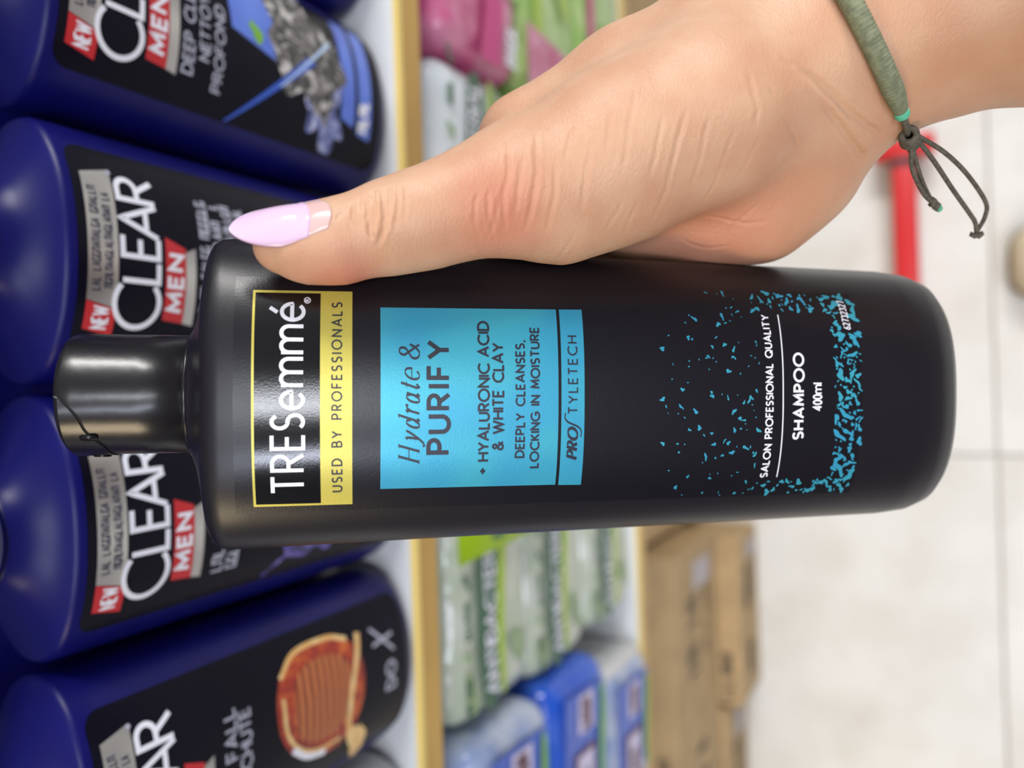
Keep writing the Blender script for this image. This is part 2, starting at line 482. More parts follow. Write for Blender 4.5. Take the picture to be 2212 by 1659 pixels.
def blue_bottle(x, y, rz, art, label, group='blue shampoo bottles on the shelf', z=SHZ, cat='bottle'):
    global body_mesh, cap_mesh
    t = tag(empty('shampoo_bottle', loc=(x, y, z)), label, cat, group)
    t.rotation_euler = (0, 0, rz)
    if body_mesh is None:
        b = mesh_obj('body', *ring_loft(BODY_RINGS, 72, BN), M_blue, t); body_mesh = b.data
        c = mesh_obj('cap', *ring_loft(CAP_RINGS, 48, 2.0), M_bluecap, t); cap_mesh = c.data
    else:
        b = bpy.data.objects.new('body', body_mesh); COL.objects.link(b); b.parent = t
        c = bpy.data.objects.new('cap', cap_mesh); COL.objects.link(c); c.parent = t
    if art is None: return t
    # label film with rounded corners, wide at the top, its foot a little narrower
    W, z0, z1, R = .0305, .0105, .1508, .005
    pts = []
    for cx, cy, a0 in ((W - R, z1 - R, 0), (-W + R, z1 - R, 90), (-W + R, z0 + R, 180), (W - R, z0 + R, 270)):
        for i in range(7):
            an = math.radians(a0 + 15 * i); pts.append((cx + R * math.cos(an), cy + R * math.sin(an)))
    dense = []
    for a, b2 in zip(pts, pts[1:] + pts[:1]): dense += densify([a, b2], .004)[:-1]
    lab = on_bottle('label', poly2d(dense, 10), M_lab, t, .00008)
    # NEW tab and silver banner
    on_bottle('new_tab', quad2d((-.0262, .1388), (-.0182, .1388), (-.0160, .1480), (-.0242, .1480), 8, 3), M_red, lab, .00016)
    on_bottle('lettering', ribbons(lay_text('NEW', -.0240, -.0178, .1410, .0046, gap=.3, slant=.05), .00030, .001), M_wht, lab, .00024)
    on_bottle('silver_banner', quad2d((-.0180, .1388), (.0240, .1388), (.0216, .1480), (-.0158, .1480), 30, 3), M_silver, lab, .00016)
    for r_, (a_, b_) in enumerate(((-.0130, .0180), (-.0120, .0165))):
        on_bottle('lettering', ribbons(squiggle(a_, b_, .1444 - r_ * .0038, .0022, 22), .00022, .001), M_navyprint, lab, .00024)
    # brand word: a large C, then LEAR, a dot over the R
    z_b = .1256
    strokes = [[(-.0232 + u * .0150, z_b - .0006 + v * .0146) for u, v in pl] for pl in G['C'][1]]
    xx = -.0092
    for ch, wd in (('L', .0058), ('E', .0060), ('A', .0098), ('R', .0068)):
        k = wd / G[ch][0]
        for pl in G[ch][1]: strokes.append([(xx + u * k, z_b + v * .0118) for u, v in pl])
        xx += wd + (.0012 if ch == 'A' else .0016 if ch != 'E' else .0004)
    on_bottle('lettering', ribbons(strokes, .00082, .0012), M_wht, lab, .00020)
    on_bottle('dot_mark', poly2d(blob(.0232, z_b + .0134, .0008, .0008, 16, 0), 1), M_greytxt, lab, .00020)
    # MEN band
    on_bottle('red_band', quad2d((-.0212, .1160), (.0028, .1160), (.0056, .1232), (-.0205, .1232), 20, 3), M_red, lab, .00016)
    on_bottle('silver_band', quad2d((-.0218, .1122), (.0034, .1122), (.0016, .1159), (-.0212, .1159), 20, 2), M_silver, lab, .00016)
    on_bottle('lettering', ribbons(lay_text('MEN', -.0174, .0002, .1173, .0046, gap=.34), .00062, .0012), M_wht, lab, .00024)
    art(lab)
    return t

def art_amber(lab):
    on_bottle('lettering', ribbons(lay_text('HAIR FALL', -.0215, .0150, .1030, .0044, gap=.22, sp=.36), .00045, .0012), M_greytxt, lab, .0002)
    on_bottle('lettering', ribbons(lay_text('ANTICHUTE', -.0215, .0130, .0970, .0044, gap=.22), .00045, .0012), M_greytxt, lab, .0002)
    # amber root in a drop: red rim, ribbed flesh, pale streaks, root tail, white shine
    out = [(-.0205, .052), (-.0195, .064), (-.0140, .076), (-.004, .0835), (.008, .0850), (.0180, .0815), (.0235, .0730), (.0240, .0600), (.0215, .0480), (.014, .0405), (.004, .0385), (-.006, .0400), (-.015, .0440)]
    def loop(q, k=1.0, c=(.002, .062)): return [(c[0] + (x_ - c[0]) * k, c[1] + (y_ - c[1]) * k) for x_, y_ in spline(q + q[:1], 4)[:-1]]
    on_bottle('root_drop', poly2d(loop(out), 6), M_ambred, lab, .00016)
    on_bottle('root_flesh', poly2d(loop([(-.0135, .055), (-.0125, .066), (-.006, .0755), (.006, .0765), (.016, .0735), (.0185, .0620), (.0150, .0500), (.004, .0460), (-.007, .0480)]), 5), M_amber, lab, .00024)
    on_bottle('root_streak', ribbons([spline([(-.0190, .0470), (-.010, .0480), (.002, .0460), (.014, .0415), (.021, .0395)], 6)], .0014, .002), M_cream, lab, .0003)
    on_bottle('root_streak', ribbons([spline([(.0170, .0820), (.0235, .0730), (.0238, .0560), (.0205, .0460)], 6)], .0009, .002), M_cream, lab, .0003)
    on_bottle('root_streak', ribbons([spline([(-.0170, .0520), (-.0165, .0640), (-.0120, .0740), (-.0030, .0808), (.010, .0820)], 6)], .0008, .002), M_cream, lab, .0003)
    on_bottle('root_tail', poly2d(blob(-.0235, .0405, .0085, .0052, 30, .25, 8, .5), 3), M_cream, lab, .0003)
    on_bottle('drop_shine', ribbons([spline([(-.0192, .0600), (-.0165, .0700), (-.0105, .0780)], 6)], .0012, .001), M_wht, lab, .00036)
    on_bottle('lettering', ribbons(lay_text('X', .0080, .0150, .0190, .0130, slant=.5) + lay_text('DO', -.0080, .0035, .0190, .0056, gap=.3), .0007, .001), M_greytxt, lab, .0002)
def art_violet(lab):
    for k, (a_, b_) in enumerate(((-.0215, .0120), (-.0215, .0080))):
        on_bottle('lettering', ribbons(squiggle(a_, b_, .1040 - .006 * k, .0040, 12), .0004, .001), M_greytxt, lab, .0002)
    on_bottle('violet_smoke', poly2d(blob(-.004, .062, .022, .019, 60, .22, 9), 6), M_purple, lab, .00016)
    on_bottle('violet_arc', ribbons([spline([(-.0290, .084), (-.020, .070), (-.010, .058), (.004, .050), (.018, .050)], 8)], .0007, .001), M_purple, lab, .00022)
def art_lines(lab):
    for k in range(4):
        on_bottle('lettering', ribbons(squiggle(-.0190 + .002 * k, .0210, .1065 - .0050 * k, .0034, 18), .0004, .001), M_greytxt, lab, .0002)
    on_bottle('leaf_print', poly2d(blob(.018, .064, .006, .005, 20, .2, 4), 2), M_green, lab, .0002)
    on_bottle('blue_band', quad2d((-.028, .030), (.028, .030), (.028, .050), (-.028, .056), 24, 3), M_sky, lab, .00014)
def art_charcoal(lab):
    on_bottle('lettering', ribbons(lay_text('DEEP CLEANSE', -.0200, .0210, .1065, .0038, gap=.24), .00040, .001), M_greytxt, lab, .0003)
    on_bottle('lettering', ribbons(lay_text('NETTOYAGE', -.0140, .0200, .1005, .0036, gap=.24), .00038, .001), M_greytxt, lab, .0003)
    on_bottle('lettering', ribbons(lay_text('PROFOND', -.0225, .0070, .0945, .0036, gap=.24), .00038, .001), M_greytxt, lab, .0003)
    on_bottle('blue_band', quad2d((-.006, .060), (.0300, .060), (.0300, .094), (.002, .091), 20, 4), M_sky, lab, .00014)
    on_bottle('blue_band', quad2d((-.019, .0165), (.029, .0165), (.029, .0245), (-.018, .0245), 24, 3), M_sky, lab, .00014)
    on_bottle('blue_band', quad2d((-.016, .0270), (.029, .0270), (.029, .0350), (-.014, .0350), 24, 3), M_sky, lab, .00014)
    on_bottle('water_splash', poly2d(blob(-.010, .044, .0165, .0105, 90, .5, 11, .25), 5), M_splash, lab, .00018)
    on_bottle('charcoal_heap', poly2d(blob(.008, .056, .0210, .0195, 60, .24, 2, -.2), 6), M_rock, lab, .00024)
    on_bottle('charcoal_heap', poly2d(blob(-.006, .047, .0120, .0080, 40, .35, 5, .3), 4), M_rock, lab, .00026)
    on_bottle('leaf_print', poly2d(blob(.0040, .0800, .0036, .0026, 18, .3, 4, .6), 2), M_green, lab, .0003)
    on_bottle('light_beam', quad2d((-.0298, .0890), (.0030, .0500), (.0040, .0545), (-.0300, .0905), 24, 2), M_beam2, lab, .0003)
    on_bottle('light_beam', quad2d((-.0118, .0680), (.0150, .0400), (.0152, .0420), (-.0120, .0690), 16, 1), M_beam, lab, .00036)
    on_bottle('lettering', ribbons(squiggle(-.0160, -.0020, .0190, .0046, 4), .0008, .001), M_wht, lab, .0003)

BY = EDGE - .0025 + BB
blue_bottle(-.1222, BY - .001, 0.0, art_amber, 'navy shampoo bottle with an amber root picture on its label')
blue_bottle(-.0385, BY, 0.0, art_violet, 'navy shampoo bottle with violet smoke picture, behind the black bottle cap, left of it')
blue_bottle(.0445, BY, 0.0, art_lines, 'navy shampoo bottle behind the pink thumbnail, grey small print on its label')
blue_bottle(.1290, BY + .004, 0.0, art_charcoal, 'navy shampoo bottle with charcoal heap and blue light beam picture')
blue_bottle(.2150, BY + .006, -.1, art_lines, 'navy shampoo bottle at the far right end of the row, only its base showing')
# second row, seen through the gaps
WHERE = ('left of the amber-root bottle', 'in the gap right of the amber-root bottle', 'in the dark gap behind the black cap', 'in the gap left of the charcoal-picture bottle', 'in the gap right of the charcoal-picture bottle')
for i, (xx, dy) in enumerate(((-.165, .058), (-.082, .058), (.003, .060), (.088, .060), (.172, .060))):
    blue_bottle(xx, BY + dy, 0.0, None, 'navy shampoo bottle of the back row, ' + WHERE[i],
                group='second row of blue bottles')
# pale grey bottle at the left end
M_pale = mat('pale_grey_plastic', (206, 208, 208), 0.35)
pb = tag(empty('conditioner_bottle', loc=(-.2100, BY - .001, SHZ)), 'pale grey bottle at the left end of the shelf row', 'bottle')
mesh_obj('body', *ring_loft(BODY_RINGS, 72, BN), M_pale, pb)
mesh_obj('cap', *ring_loft(CAP_RINGS, 48, 2.0), M_pale, pb)

# ================================================================== PACKS ON THE LOWER SHELF
M_film = mat('wipes_film_green_white', (176, 188, 164), 0.16, spec=0.6, noise=((206, 210, 200), 28, .35, .65, 2.0), bump=(60, .5, .004))
M_film2 = mat('wipes_film_blue_white', (214, 224, 230), 0.16, spec=0.6, noise=((236, 240, 244), 26, .35, .65, 2.0), bump=(60, .5, .004))
M_dkgreen = mat('dark_green_print', (38, 92, 62), 0.3)
M_lime = mat('lime_print', (160, 190, 34), 0.3)
M_limetag = mat('lime_sticker', (150, 186, 20), 0.35)
M_leaf = mat('soft_leaf_print', (140, 164, 120), 0.3)
M_bfilm = mat('blue_film', (34, 84, 196), 0.2, noise=((70, 110, 206), 30, .4, .7, 2.0), bump=(60, .5, .004))
M_bgrey = mat('blue_grey_film', (120, 142, 190), 0.2, noise=((176, 186, 206), 36, .38, .68, 3.0), bump=(60, .5, .004))
M_maroon = mat('maroon_print', (92, 22, 48), 0.35)
M_lilac = mat('lilac_white_print', (206, 200, 232), 0.3)
M_pink = mat('pink_film', (192, 80, 128), 0.2, noise=((214, 150, 176), 34, .4, .68, 3.0), bump=(60, .5, .004))
M_magenta = mat('magenta_print', (196, 26, 120), 0.3)
M_gfilm = mat('light_green_film', (150, 190, 100), 0.2, noise=((188, 210, 150), 30, .38, .66, 2.0), bump=(60, .5, .004))
M_clearend = mat('clear_grey_film', (196, 198, 200), 0.15, spec=0.7, bump=(70, .5, .004))

pack_cache = {}
def wipes_pack(name, cx, y0, z0, w, d, h, film, label, group, cat='wipes pack', key=None):
    t = tag(empty(name, loc=(cx, y0, z0)), label, cat, group)
    k = (round(w, 4), round(d, 4), round(h, 4), film.name)
    if k in pack_cache:
        b = bpy.data.objects.new('film_wrap', pack_cache[k]); COL.objects.link(b); b.parent = t
    else:
        b = box('film_wrap', -w / 2, w / 2, 0, d, .0006, h, film, t, bev=min(h, d) * .16, seg=4, smooth=True)
        bm = bmesh.new(); bm.from_mesh(b.data)
        bmesh.ops.subdivide_edges(bm, edges=[e for e in bm.edges if e.calc_length() > .03], cuts=5, use_grid_fill=True)
        rnd = random.Random(3)
        for v in bm.verts:      # soft dents of a full pouch
            k1 = math.sin(v.co.x * 95 + v.co.z * 40) * .0010 + math.sin(v.co.x * 43 + 1.3) * .0012
            if v.co.y < d * .3: v.co.y += abs(k1)
            if v.co.z > h * .7: v.co.z -= abs(k1)
        bm.to_mesh(b.data); bm.free()
        b.data.polygons.foreach_set('use_smooth', [True] * len(b.data.polygons))
        pack_cache[k] = b.data
    for s in (-1, 1):
        box('end_seal', s * w / 2 - .006, s * w / 2 + .001, d * .15, d * .85, h * .46, h * .5, film, t, bev=.0008, seg=1)
    return t

def on_pack(name, VF, m, parent, off=.0012):
    V, Fc = VF
    return mesh_obj(name, [(u, -off + .0004, v) for u, v in V], Fc, m, parent)
def on_pack_top(name, VF, m, parent, h):
    V, Fc = VF
    return mesh_obj(name, [(u, v, h + .0006) for u, v in V], Fc, m, parent)

def wave_band(x0, x1, z, hw, amp, n=24):
    top, bot = [], []
    for i in range(n + 1):
        t = i / n; x = x0 + (x1 - x0) * t; m_ = z + amp * math.sin(t * 5.2 + .4)
        w = hw * (.35 + .65 * math.sin(math.pi * min(1, max(0, t))) ** .5)
        top.append((x, m_ + w)); bot.append((x, m_ - w))
    V = top + bot; Fc = [(i, i + 1, n + 2 + i, n + 1 + i) for i in range(n)]
    return V, Fc

PH = 0.0835
for side, film, cx, nm in ((-1, M_film, -.1035, 'left'), (1, M_film2, .0945, 'right')):
    for k in range(3):
        place = ('bottom', 'middle', 'top')[k]
        lab = ('green and white wipes pack, %s of the %s stack on the lower shelf' % (place, nm))
        t = wipes_pack('wipes_pack', cx + (.004, -.003, .002)[k], .2185 + (.000, .0015, .0)[k], LOWZ + .0005 + k * (PH + .0005), .160, .115, PH, film, lab, 'green and white wipes packs')
        on_pack('green_band', wave_band(-.076, .076, .050, .0115, .003), M_dkgreen, t)
        on_pack('lime_swoosh', wave_band(-.072, .076, .0355, .0042, .0035), M_lime, t, .0014)
        on_pack('lettering', ribbons(lay_text('ANTIBACTERIAL', *((-.068, .028) if side < 0 else (-.020, .070)), .0445, .0105, gap=.2), .0010, .004), M_wht, t, .0018)
        for q, (bx, bz) in enumerate(((-.05, .020), (.03, .018), (.064, .024), (-.062, .070))):
            on_pack('leaf_print', poly2d(blob(bx, bz, .012, .006, 20, .3, q + 3 * k, .4), 2), M_leaf, t)
        for q in range(4):
            bx = -.072 + q * .040
            on_pack('lettering', ribbons(squiggle(bx, bx + .020, .0705, .0042, 6), .0008, .004), M_dkgreen, t, .0016)
            on_pack('leaf_print', poly2d(blob(bx + .030, .0725, .005, .0022, 16, .4, q, .5), 2), M_dkgreen if q % 2 else M_leaf, t, .0016)
        if side < 0 and k == 2:
            V = [(.056 - .022, -.0012, .086 - .001), (.098, -.0012, .086 - .001), (.098, -.0012, .005), (.052, -.0012, .0)]
            tg = mesh_obj('lime_sticker', [(.0095, -.004, .0835), (.076, -.004, .0835), (.076, -.004, -.018), (.0135, -.0042, -.016)], [(0, 1, 2, 3)], M_limetag, t)
            so = tg.modifiers.new('thick', 'SOLIDIFY'); so.thickness = .0006
            mesh_obj('lettering', [(u, -.0052, v) for u, v in ribbons(squiggle(.018, .060, .040, .012, 5), .0016, .004)[0]],
                     ribbons(squiggle(.018, .060, .040, .012, 5), .0016, .004)[1], M_dkgreen, tg)

# blue packs at the left, green and pink packs at the right
for k in range(3):
    place = ('bottom', 'middle', 'top')[k]
    w = .19
    x1 = (-.212, -.188, -.187)[k]
    t = wipes_pack('wipes_pack', x1 - w / 2, .2060, LOWZ + .0005 + k * .0850, w, .10, .0845, (M_bgrey, M_bfilm, M_bgrey)[k],
                   'blue wipes pack, %s of the blue stack at the left of the lower shelf' % place, 'blue wipes packs')
    on_pack('blue_panel', quad2d((.014, .014), (.082, .010), (.086, .070), (.020, .074), 4, 4), M_bfilm, t, .0014)
    on_pack('maroon_frame', quad2d((.006, .030), (.046, .028), (.048, .060), (.010, .062), 4, 4), M_maroon, t, .0020)
    on_pack('lilac_panel', quad2d((.009, .034), (.043, .032), (.045, .056), (.012, .058), 4, 4), M_lilac, t, .0025)
    on_pack('lettering', ribbons(squiggle(.014, .040, .040, .011, 5), .0013, .004), M_maroon, t, .0030)
    on_pack('lilac_panel', quad2d((.056, .030), (.080, .029), (.082, .052), (.058, .054), 4, 4), M_lilac, t, .0020)
    on_pack('lettering', ribbons(squiggle(.059, .079, .036, .010, 4), .0012, .004), M_maroon, t, .0026)
    on_pack('white_panel', quad2d((-.080, .020), (-.010, .016), (-.006, .066), (-.078, .070), 4, 4), M_lilac, t, .0012)
    on_pack('lettering', ribbons(squiggle(-.074, -.014, .036, .014, 7), .0016, .004), M_red, t, .0018)
    on_pack('lime_swoosh', wave_band(.010, .080, .018, .004, .002), M_green, t, .0028)
    if k == 0:
        box('clear_end', .078, .098, .006, .094, .004, .078, M_clearend, t, bev=.006, seg=3, smooth=True)
for k in range(3):
    place = ('bottom', 'middle', 'top')[k]
    w = .19
    x0 = (.186, .182, .178)[k]
    t = wipes_pack('wipes_pack', x0 + w / 2, .2125, LOWZ + .0005 + k * .0845, w, .10, .0840, (M_gfilm, M_gfilm, M_pink)[k],
                   '%s wipes pack, %s of its stack on the lower shelf' % (('light green and magenta', 'light green pink-ended', 'pink and green')[k], place), 'green and pink wipes packs')
    if k < 2:
        on_pack('magenta_stripe', quad2d((-.09, .058), (.09, .058), (.09, .070), (-.09, .070), 6, 2), M_magenta if k == 0 else M_lime, t, .0016)
        on_pack('pink_end', quad2d((-.094, .006), (-.060, .006), (-.056, .080), (-.094, .080), 4, 4), M_pink, t, .0020)
    else:
        on_pack('green_panel', quad2d((-.046, .006), (.090, .006), (.090, .080), (-.050, .080), 6, 4), M_gfilm, t, .0016)
        on_pack('magenta_stripe', quad2d((-.094, .030), (-.054, .024), (-.052, .042), (-.094, .050), 4, 2), M_magenta, t, .0022)
    for q in range(2):
        on_pack('leaf_print', poly2d(blob(-.02 + q * .05, .03, .014, .008, 20, .3, q + k, .4), 2), M_lime, t, .0024)
    on_pack('lettering', ribbons(squiggle(-.088, -.062, .012, .010, 4), .0013, .004), M_wht, t, .0028)

# ================================================================== CARTONS UNDER THE SHELF
M_card = mat('corrugated_cardboard', (190, 162, 120), 0.75, noise=((172, 146, 108), 22, .38, .68, 4.0))
M_tape = mat('brown_parcel_tape', (178, 150, 108), 0.25)
M_ink = mat('carton_ink', (92, 80, 66), 0.7)
M_slip = mat('grey_paper_slip', (188, 182, 186), 0.6)
def carton(x0, x1, y0, y1, z0, z1, label, marks=True):
    t = tag(empty('cardboard_carton', loc=((x0 + x1) / 2, y0, z0)), label, 'box', 'cartons under the shelf')
    w, d, h = x1 - x0, y1 - y0, z1 - z0
    box('body', -w / 2, w / 2, 0, d, 0, h, M_card, t, bev=.0018, seg=2)
    for s in (0, 1):      # two top flaps meeting in the middle
        box('flap', -w / 2 + .001, w / 2 - .001, .0015 + s * (d / 2), d / 2 - .0015 + s * (d / 2), h, h + .0032, M_card, t, bev=.0008, seg=1)
    box('tape', -w / 2 - .0004, w / 2 + .0004, d / 2 - .024, d / 2 + .024, h + .0032, h + .0037, M_tape, t)
    if marks:
        on = lambda nm, VF, m, off: mesh_obj(nm, [(u, -off, v) for u, v in VF[0]], VF[1], m, t)
        on('lettering', ribbons(squiggle(-w * .36, -w * .16, h * .40, h * .22, 4), .0028, .01), M_ink, .0006)
        on('lettering', ribbons(squiggle(w * .05, w * .36, h * .56, h * .20, 7), .0024, .01), M_ink, .0006)
        on('lettering', ribbons(squiggle(w * .08, w * .34, h * .28, h * .10, 9), .0016, .01), M_ink, .0006)
        on('paper_slip', quad2d((w * .34, h * .2), (w * .44, h * .2), (w * .44, h * .62), (w * .34, h * .62), 2, 2), M_slip, .0008)
        mesh_obj('lettering', [(u, v, h + .0041) for u, v in ribbons(squiggle(-w * .45, -w * .18, .012, .012, 10), .0012, .01)[0]],
                 ribbons(squiggle(-w * .45, -w * .18, .012, .012, 10), .0012, .01)[1], M_ink, t)
    return t
carton(-.421, -.205, .2270, .560, .0008, .104, 'low cardboard carton on the floor, sticking out under the wider carton')
carton(-.520, -.197, .2560, .560, .1085, .275, 'wide cardboard carton resting on the low one beneath the left of the shelf')
carton(-.760, -.428, .2480, .560, .0008, .107, 'cardboard carton on the floor at the far left under the shelf')
carton(-.190, .090, .2950, .560, .0008, .300, 'tall cardboard carton set back in shadow behind the black bottle', False)
carton(.110, .480, .2650, .560, .0008, .290, 'cardboard carton at the right under the shelf, behind the hand', False)
carton(-.500, -.215, .3050, .560, .2795, .440, 'cardboard carton on top of the wide one, directly below the shelf board', True)

# ================================================================== THINGS ON THE FLOOR
M_redpl = mat('red_plastic', (206, 40, 44), 0.35)
M_dark = mat('dark_rubber', (50, 44, 48), 0.6)
t = tag(empty('red_trolley_bar', loc=(.12, .03, 0)), 'red plastic bar with a crosspiece standing just above the floor', 'bar')
box('bar', -.10, .150, -.0135, .0135, .018, .042, M_redpl, t, bev=.005, seg=3, smooth=True)
box('crosspiece', .140, .166, -.034, .034, .016, .044, M_redpl, t, bev=.006, seg=3, smooth=True)
box('rubber_joint', .128, .140, -.0145, .0145, .017, .043, M_dark, t, bev=.003, seg=2)
for s in (-.095, .150):
    box('foot', s - .008, s + .008, -.010, .010, .0003, .020, M_dark, t, bev=.002, seg=1)

M_shoe = mat('beige_canvas', (216, 204, 176), 0.8, bump=(900, .3, .001))
M_sole = mat('brown_rubber_sole', (126, 104, 80), 0.7)
sh = tag(empty('shoe', loc=(.122, -.075, 0)), 'beige canvas shoe whose toe peeks in at the corner', 'shoe')
def shoe_section(n, zs, shrink):
    V, Fc = [], []
    prof = [(0.0, .020), (.004, .030), (.014, .040), (.035, .0455), (.070, .0470), (.120, .040), (.170, .035), (.215, .035), (.240, .028), (.248, .016)]
    for zi, (z_, k) in enumerate(zip(zs, shrink)):
        ring = [(w_ * k, -y_ * (1 - .03 * (1 - k)) - (1 - k) * .05) for y_, w_ in prof] + [(-w_ * k, -y_ * (1 - .03 * (1 - k)) - (1 - k) * .05) for y_, w_ in reversed(prof)]
        n = len(ring); V += [(x, y, z_) for x, y in ring]
        if zi:
            for i in range(n):
                a = (zi - 1) * n + i; b = (zi - 1) * n + (i + 1) % n
                Fc.append((a, b, b + n, a + n))
    Fc.append(tuple(reversed(range(n)))); Fc.append(tuple(range(len(V) - n, len(V))))
    return V, Fc
mesh_obj('sole', *shoe_section(0, (.0003, .004, .018, .020), (.97, 1.0, 1.0, .98)), M_sole, sh)
mesh_obj('upper', *shoe_section(0, (.020, .032, .044, .054, .060), (.97, .95, .86, .68, .45)), M_shoe, sh)

# ================================================================== THE BLACK BOTTLE IN THE HAND
PHI = math.radians(11.5)
CC = CAM + .1855 * fw - .0023 * rt
ax_s = math.cos(PHI) * up - math.sin(PHI) * fw
ax_q = -math.cos(PHI) * fw - math.sin(PHI) * up
ax_p = rt
FRAME = Matrix(((ax_p[0], -ax_q[0], ax_s[0], CC[0]), (ax_p[1], -ax_q[1], ax_s[1], CC[1]), (ax_p[2], -ax_q[2], ax_s[2], CC[2]), (0, 0, 0, 1)))

M_black = mat('soft_black_plastic', (22, 20, 27), 0.36, spec=0.42, bump=(1600, .04, .0004))
M_filmb = mat('black_label_film', (18, 17, 25), 0.30, spec=0.42, bump=(2200, .06, .0004))
M_capb = mat('glossy_black_cap', (22, 20, 24), 0.27, spec=0.5, bump=(140, .05, .002))
M_panel = mat('glossy_black_panel', (8, 8, 12), 0.13, spec=0.55, bump=(3200, .10, .00015))
M_gold = mat('pale_gold_print', (204, 192, 88), 0.34, metal=0.25, bump=(2600, .1, .0002))
M_teal = mat('pearl_teal_print', (58, 160, 196), 0.34, metal=0.25, spec=0.5, noise=((64, 170, 194), 60, .4, .6, 1.0), bump=(2200, .08, .0003))
M_white2 = mat('white_lettering', (238, 240, 248), 0.35)
M_dk = mat('charcoal_lettering', (36, 36, 52), 0.4)

hb = tag(empty('held_shampoo_bottle', FRAME), 'matte black shampoo bottle with teal and gold label, held in the hand', 'bottle')
HN = 2.4
H_RINGS = [(-.1168, .0225, .0105), (-.1162, .0258, .0137), (-.1146, .0286, .0164), (-.1116, .0309, .0187), (-.1066, .0325, .0202), (-.0990, .0332, .0208),
           (-.06, .03375, .02112), (-.02, .03433, .02147), (.02, .03491, .02183), (.060, .0355, .0222), (.0655, .0356, .0222), (.0676, .0353, .0219), (.0690, .0344, .0211), (.0698, .0330, .0200),
           (.0704, .0300, .0186), (.0712, .0250, .0168), (.0722, .0195, .0155), (.0731, .0165, .0149), (.0738, .0146, .0146)]
def hab(s):
    S = [r[0] for r in H_RINGS]
    return float(np.interp(s, S, [r[1] for r in H_RINGS])), float(np.interp(s, S, [r[2] for r in H_RINGS]))
def hfront(p, s, off):
    A, B = hab(s); t_ = min(abs(p) / A, .999)
    return (p, -(B * (1 - t_ ** HN) ** (1 / HN)) - off, s)
def on_held(name, VF, m, parent, off):
    V, Fc = VF
    return mesh_obj(name, [hfront(u, v, off) for u, v in V], Fc, m, parent)
mm = .001
body = mesh_obj('body', *ring_loft(H_RINGS, 128, HN), M_black, hb)
mesh_obj('neck_ring', *ring_loft([(.0732, .0145, .0145), (.0736, .0149, .0149), (.0742, .0149, .0149), (.0746, .0143, .0143), (.0752, .0125, .0125)], 64), M_capb, hb)
capo = mesh_obj('cap', *ring_loft([(.0746, .0120, .0120), (.0747, .0131, .0131), (.0750, .01345, .01345), (.0840, .01350, .01350), (.0960, .01350, .01350), (.0983, .01345, .01345), (.0992, .01315, .01315), (.0997, .0125, .0125), (.0998, .011, .011)], 80), M_capb, hb)
def oncap(th, s, off): return ((.0135 + off) * math.sin(th), -(.0135 + off) * math.cos(th), s)
# press-lid seam and its catch on the left of the cap
seam = spline([(-.02, .0990), (-.10, .0975), (-.35, .0950), (-.62, .0938), (-.95, .0912), (-1.25, .0905), (-1.7, .0905)], 8)
M_seam = mat('cap_seam_shadow_gap', (6, 6, 8), 0.5)
V, Fc = tube_mesh([oncap(th, s, -.00005) for th, s in seam], .00022, 6)
mesh_obj('lid_seam', V, Fc, M_seam, capo)
V, Fc = [], []
for i, (th, s) in enumerate(seam):
    V += [oncap(th, s + .0003, .00025), oncap(th, .0985, .00025)]
    if i: Fc.append((2 * i - 2, 2 * i, 2 * i + 1, 2 * i - 1))
mesh_obj('press_lid', V, Fc, M_capb, capo)
for th in (-.72, -1.45):
    bm = bmesh.new(); bmesh.ops.create_cube(bm, size=1)
    bmesh.ops.bevel(bm, geom=bm.edges[:], offset=.12, segments=2, affect='EDGES')
    for v in bm.verts: v.co = Vector(oncap(th + v.co.x * .10, .0936 + v.co.z * .0034, .0003 + v.co.y * .0006))
    bmesh.ops.recalc_face_normals(bm, faces=bm.faces[:])
    bm_obj('lid_catch', bm, M_capb, capo, True)

film = on_held('label_film', quad2d((-25 * mm, -83.5 * mm), (25 * mm, -83.5 * mm), (25 * mm, 62.8 * mm), (-25 * mm, 62.8 * mm), 40, 60), M_filmb, hb, .00005)
# brand panel: gold frame, black field, gold strip
gold = on_held('gold_frame', quad2d((-23.7 * mm, 38.9 * mm), (22.2 * mm, 38.9 * mm), (22.0 * mm, 59.2 * mm), (-23.6 * mm, 59.2 * mm), 40, 10), M_gold, hb, .00010)
pan = on_held('brand_panel', quad2d((-23.2 * mm, 45.5 * mm), (21.6 * mm, 45.5 * mm), (21.5 * mm, 58.7 * mm), (-23.1 * mm, 58.7 * mm), 40, 8), M_panel, hb, .00015)
on_held('lettering', ribbons(lay_text('TRESemm~', -20.6 * mm, 19.2 * mm, 48.9 * mm, 6.3 * mm, gap=.24), .40 * mm, .8 * mm), M_white2, pan, .00022)
on_held('registered_mark', ribbons([arc(20.0 * mm, 48.2 * mm, .62 * mm, .62 * mm, 0, 360, 18), [(19.75 * mm, 47.85 * mm), (19.75 * mm, 48.55 * mm), (20.1 * mm, 48.5 * mm), (20.15 * mm, 48.25 * mm), (19.8 * mm, 48.15 * mm)], [(19.95 * mm, 48.15 * mm), (20.25 * mm, 47.85 * mm)]], .09 * mm, .5 * mm), M_white2, pan, .00022)
on_held('lettering', ribbons(lay_text('USED BY PROFESSIONALS', -20.7 * mm, 19.6 * mm, 41.1 * mm, 1.95 * mm, gap=.46, sp=.50), .155 * mm, .6 * mm), M_dk, gold, .00020)
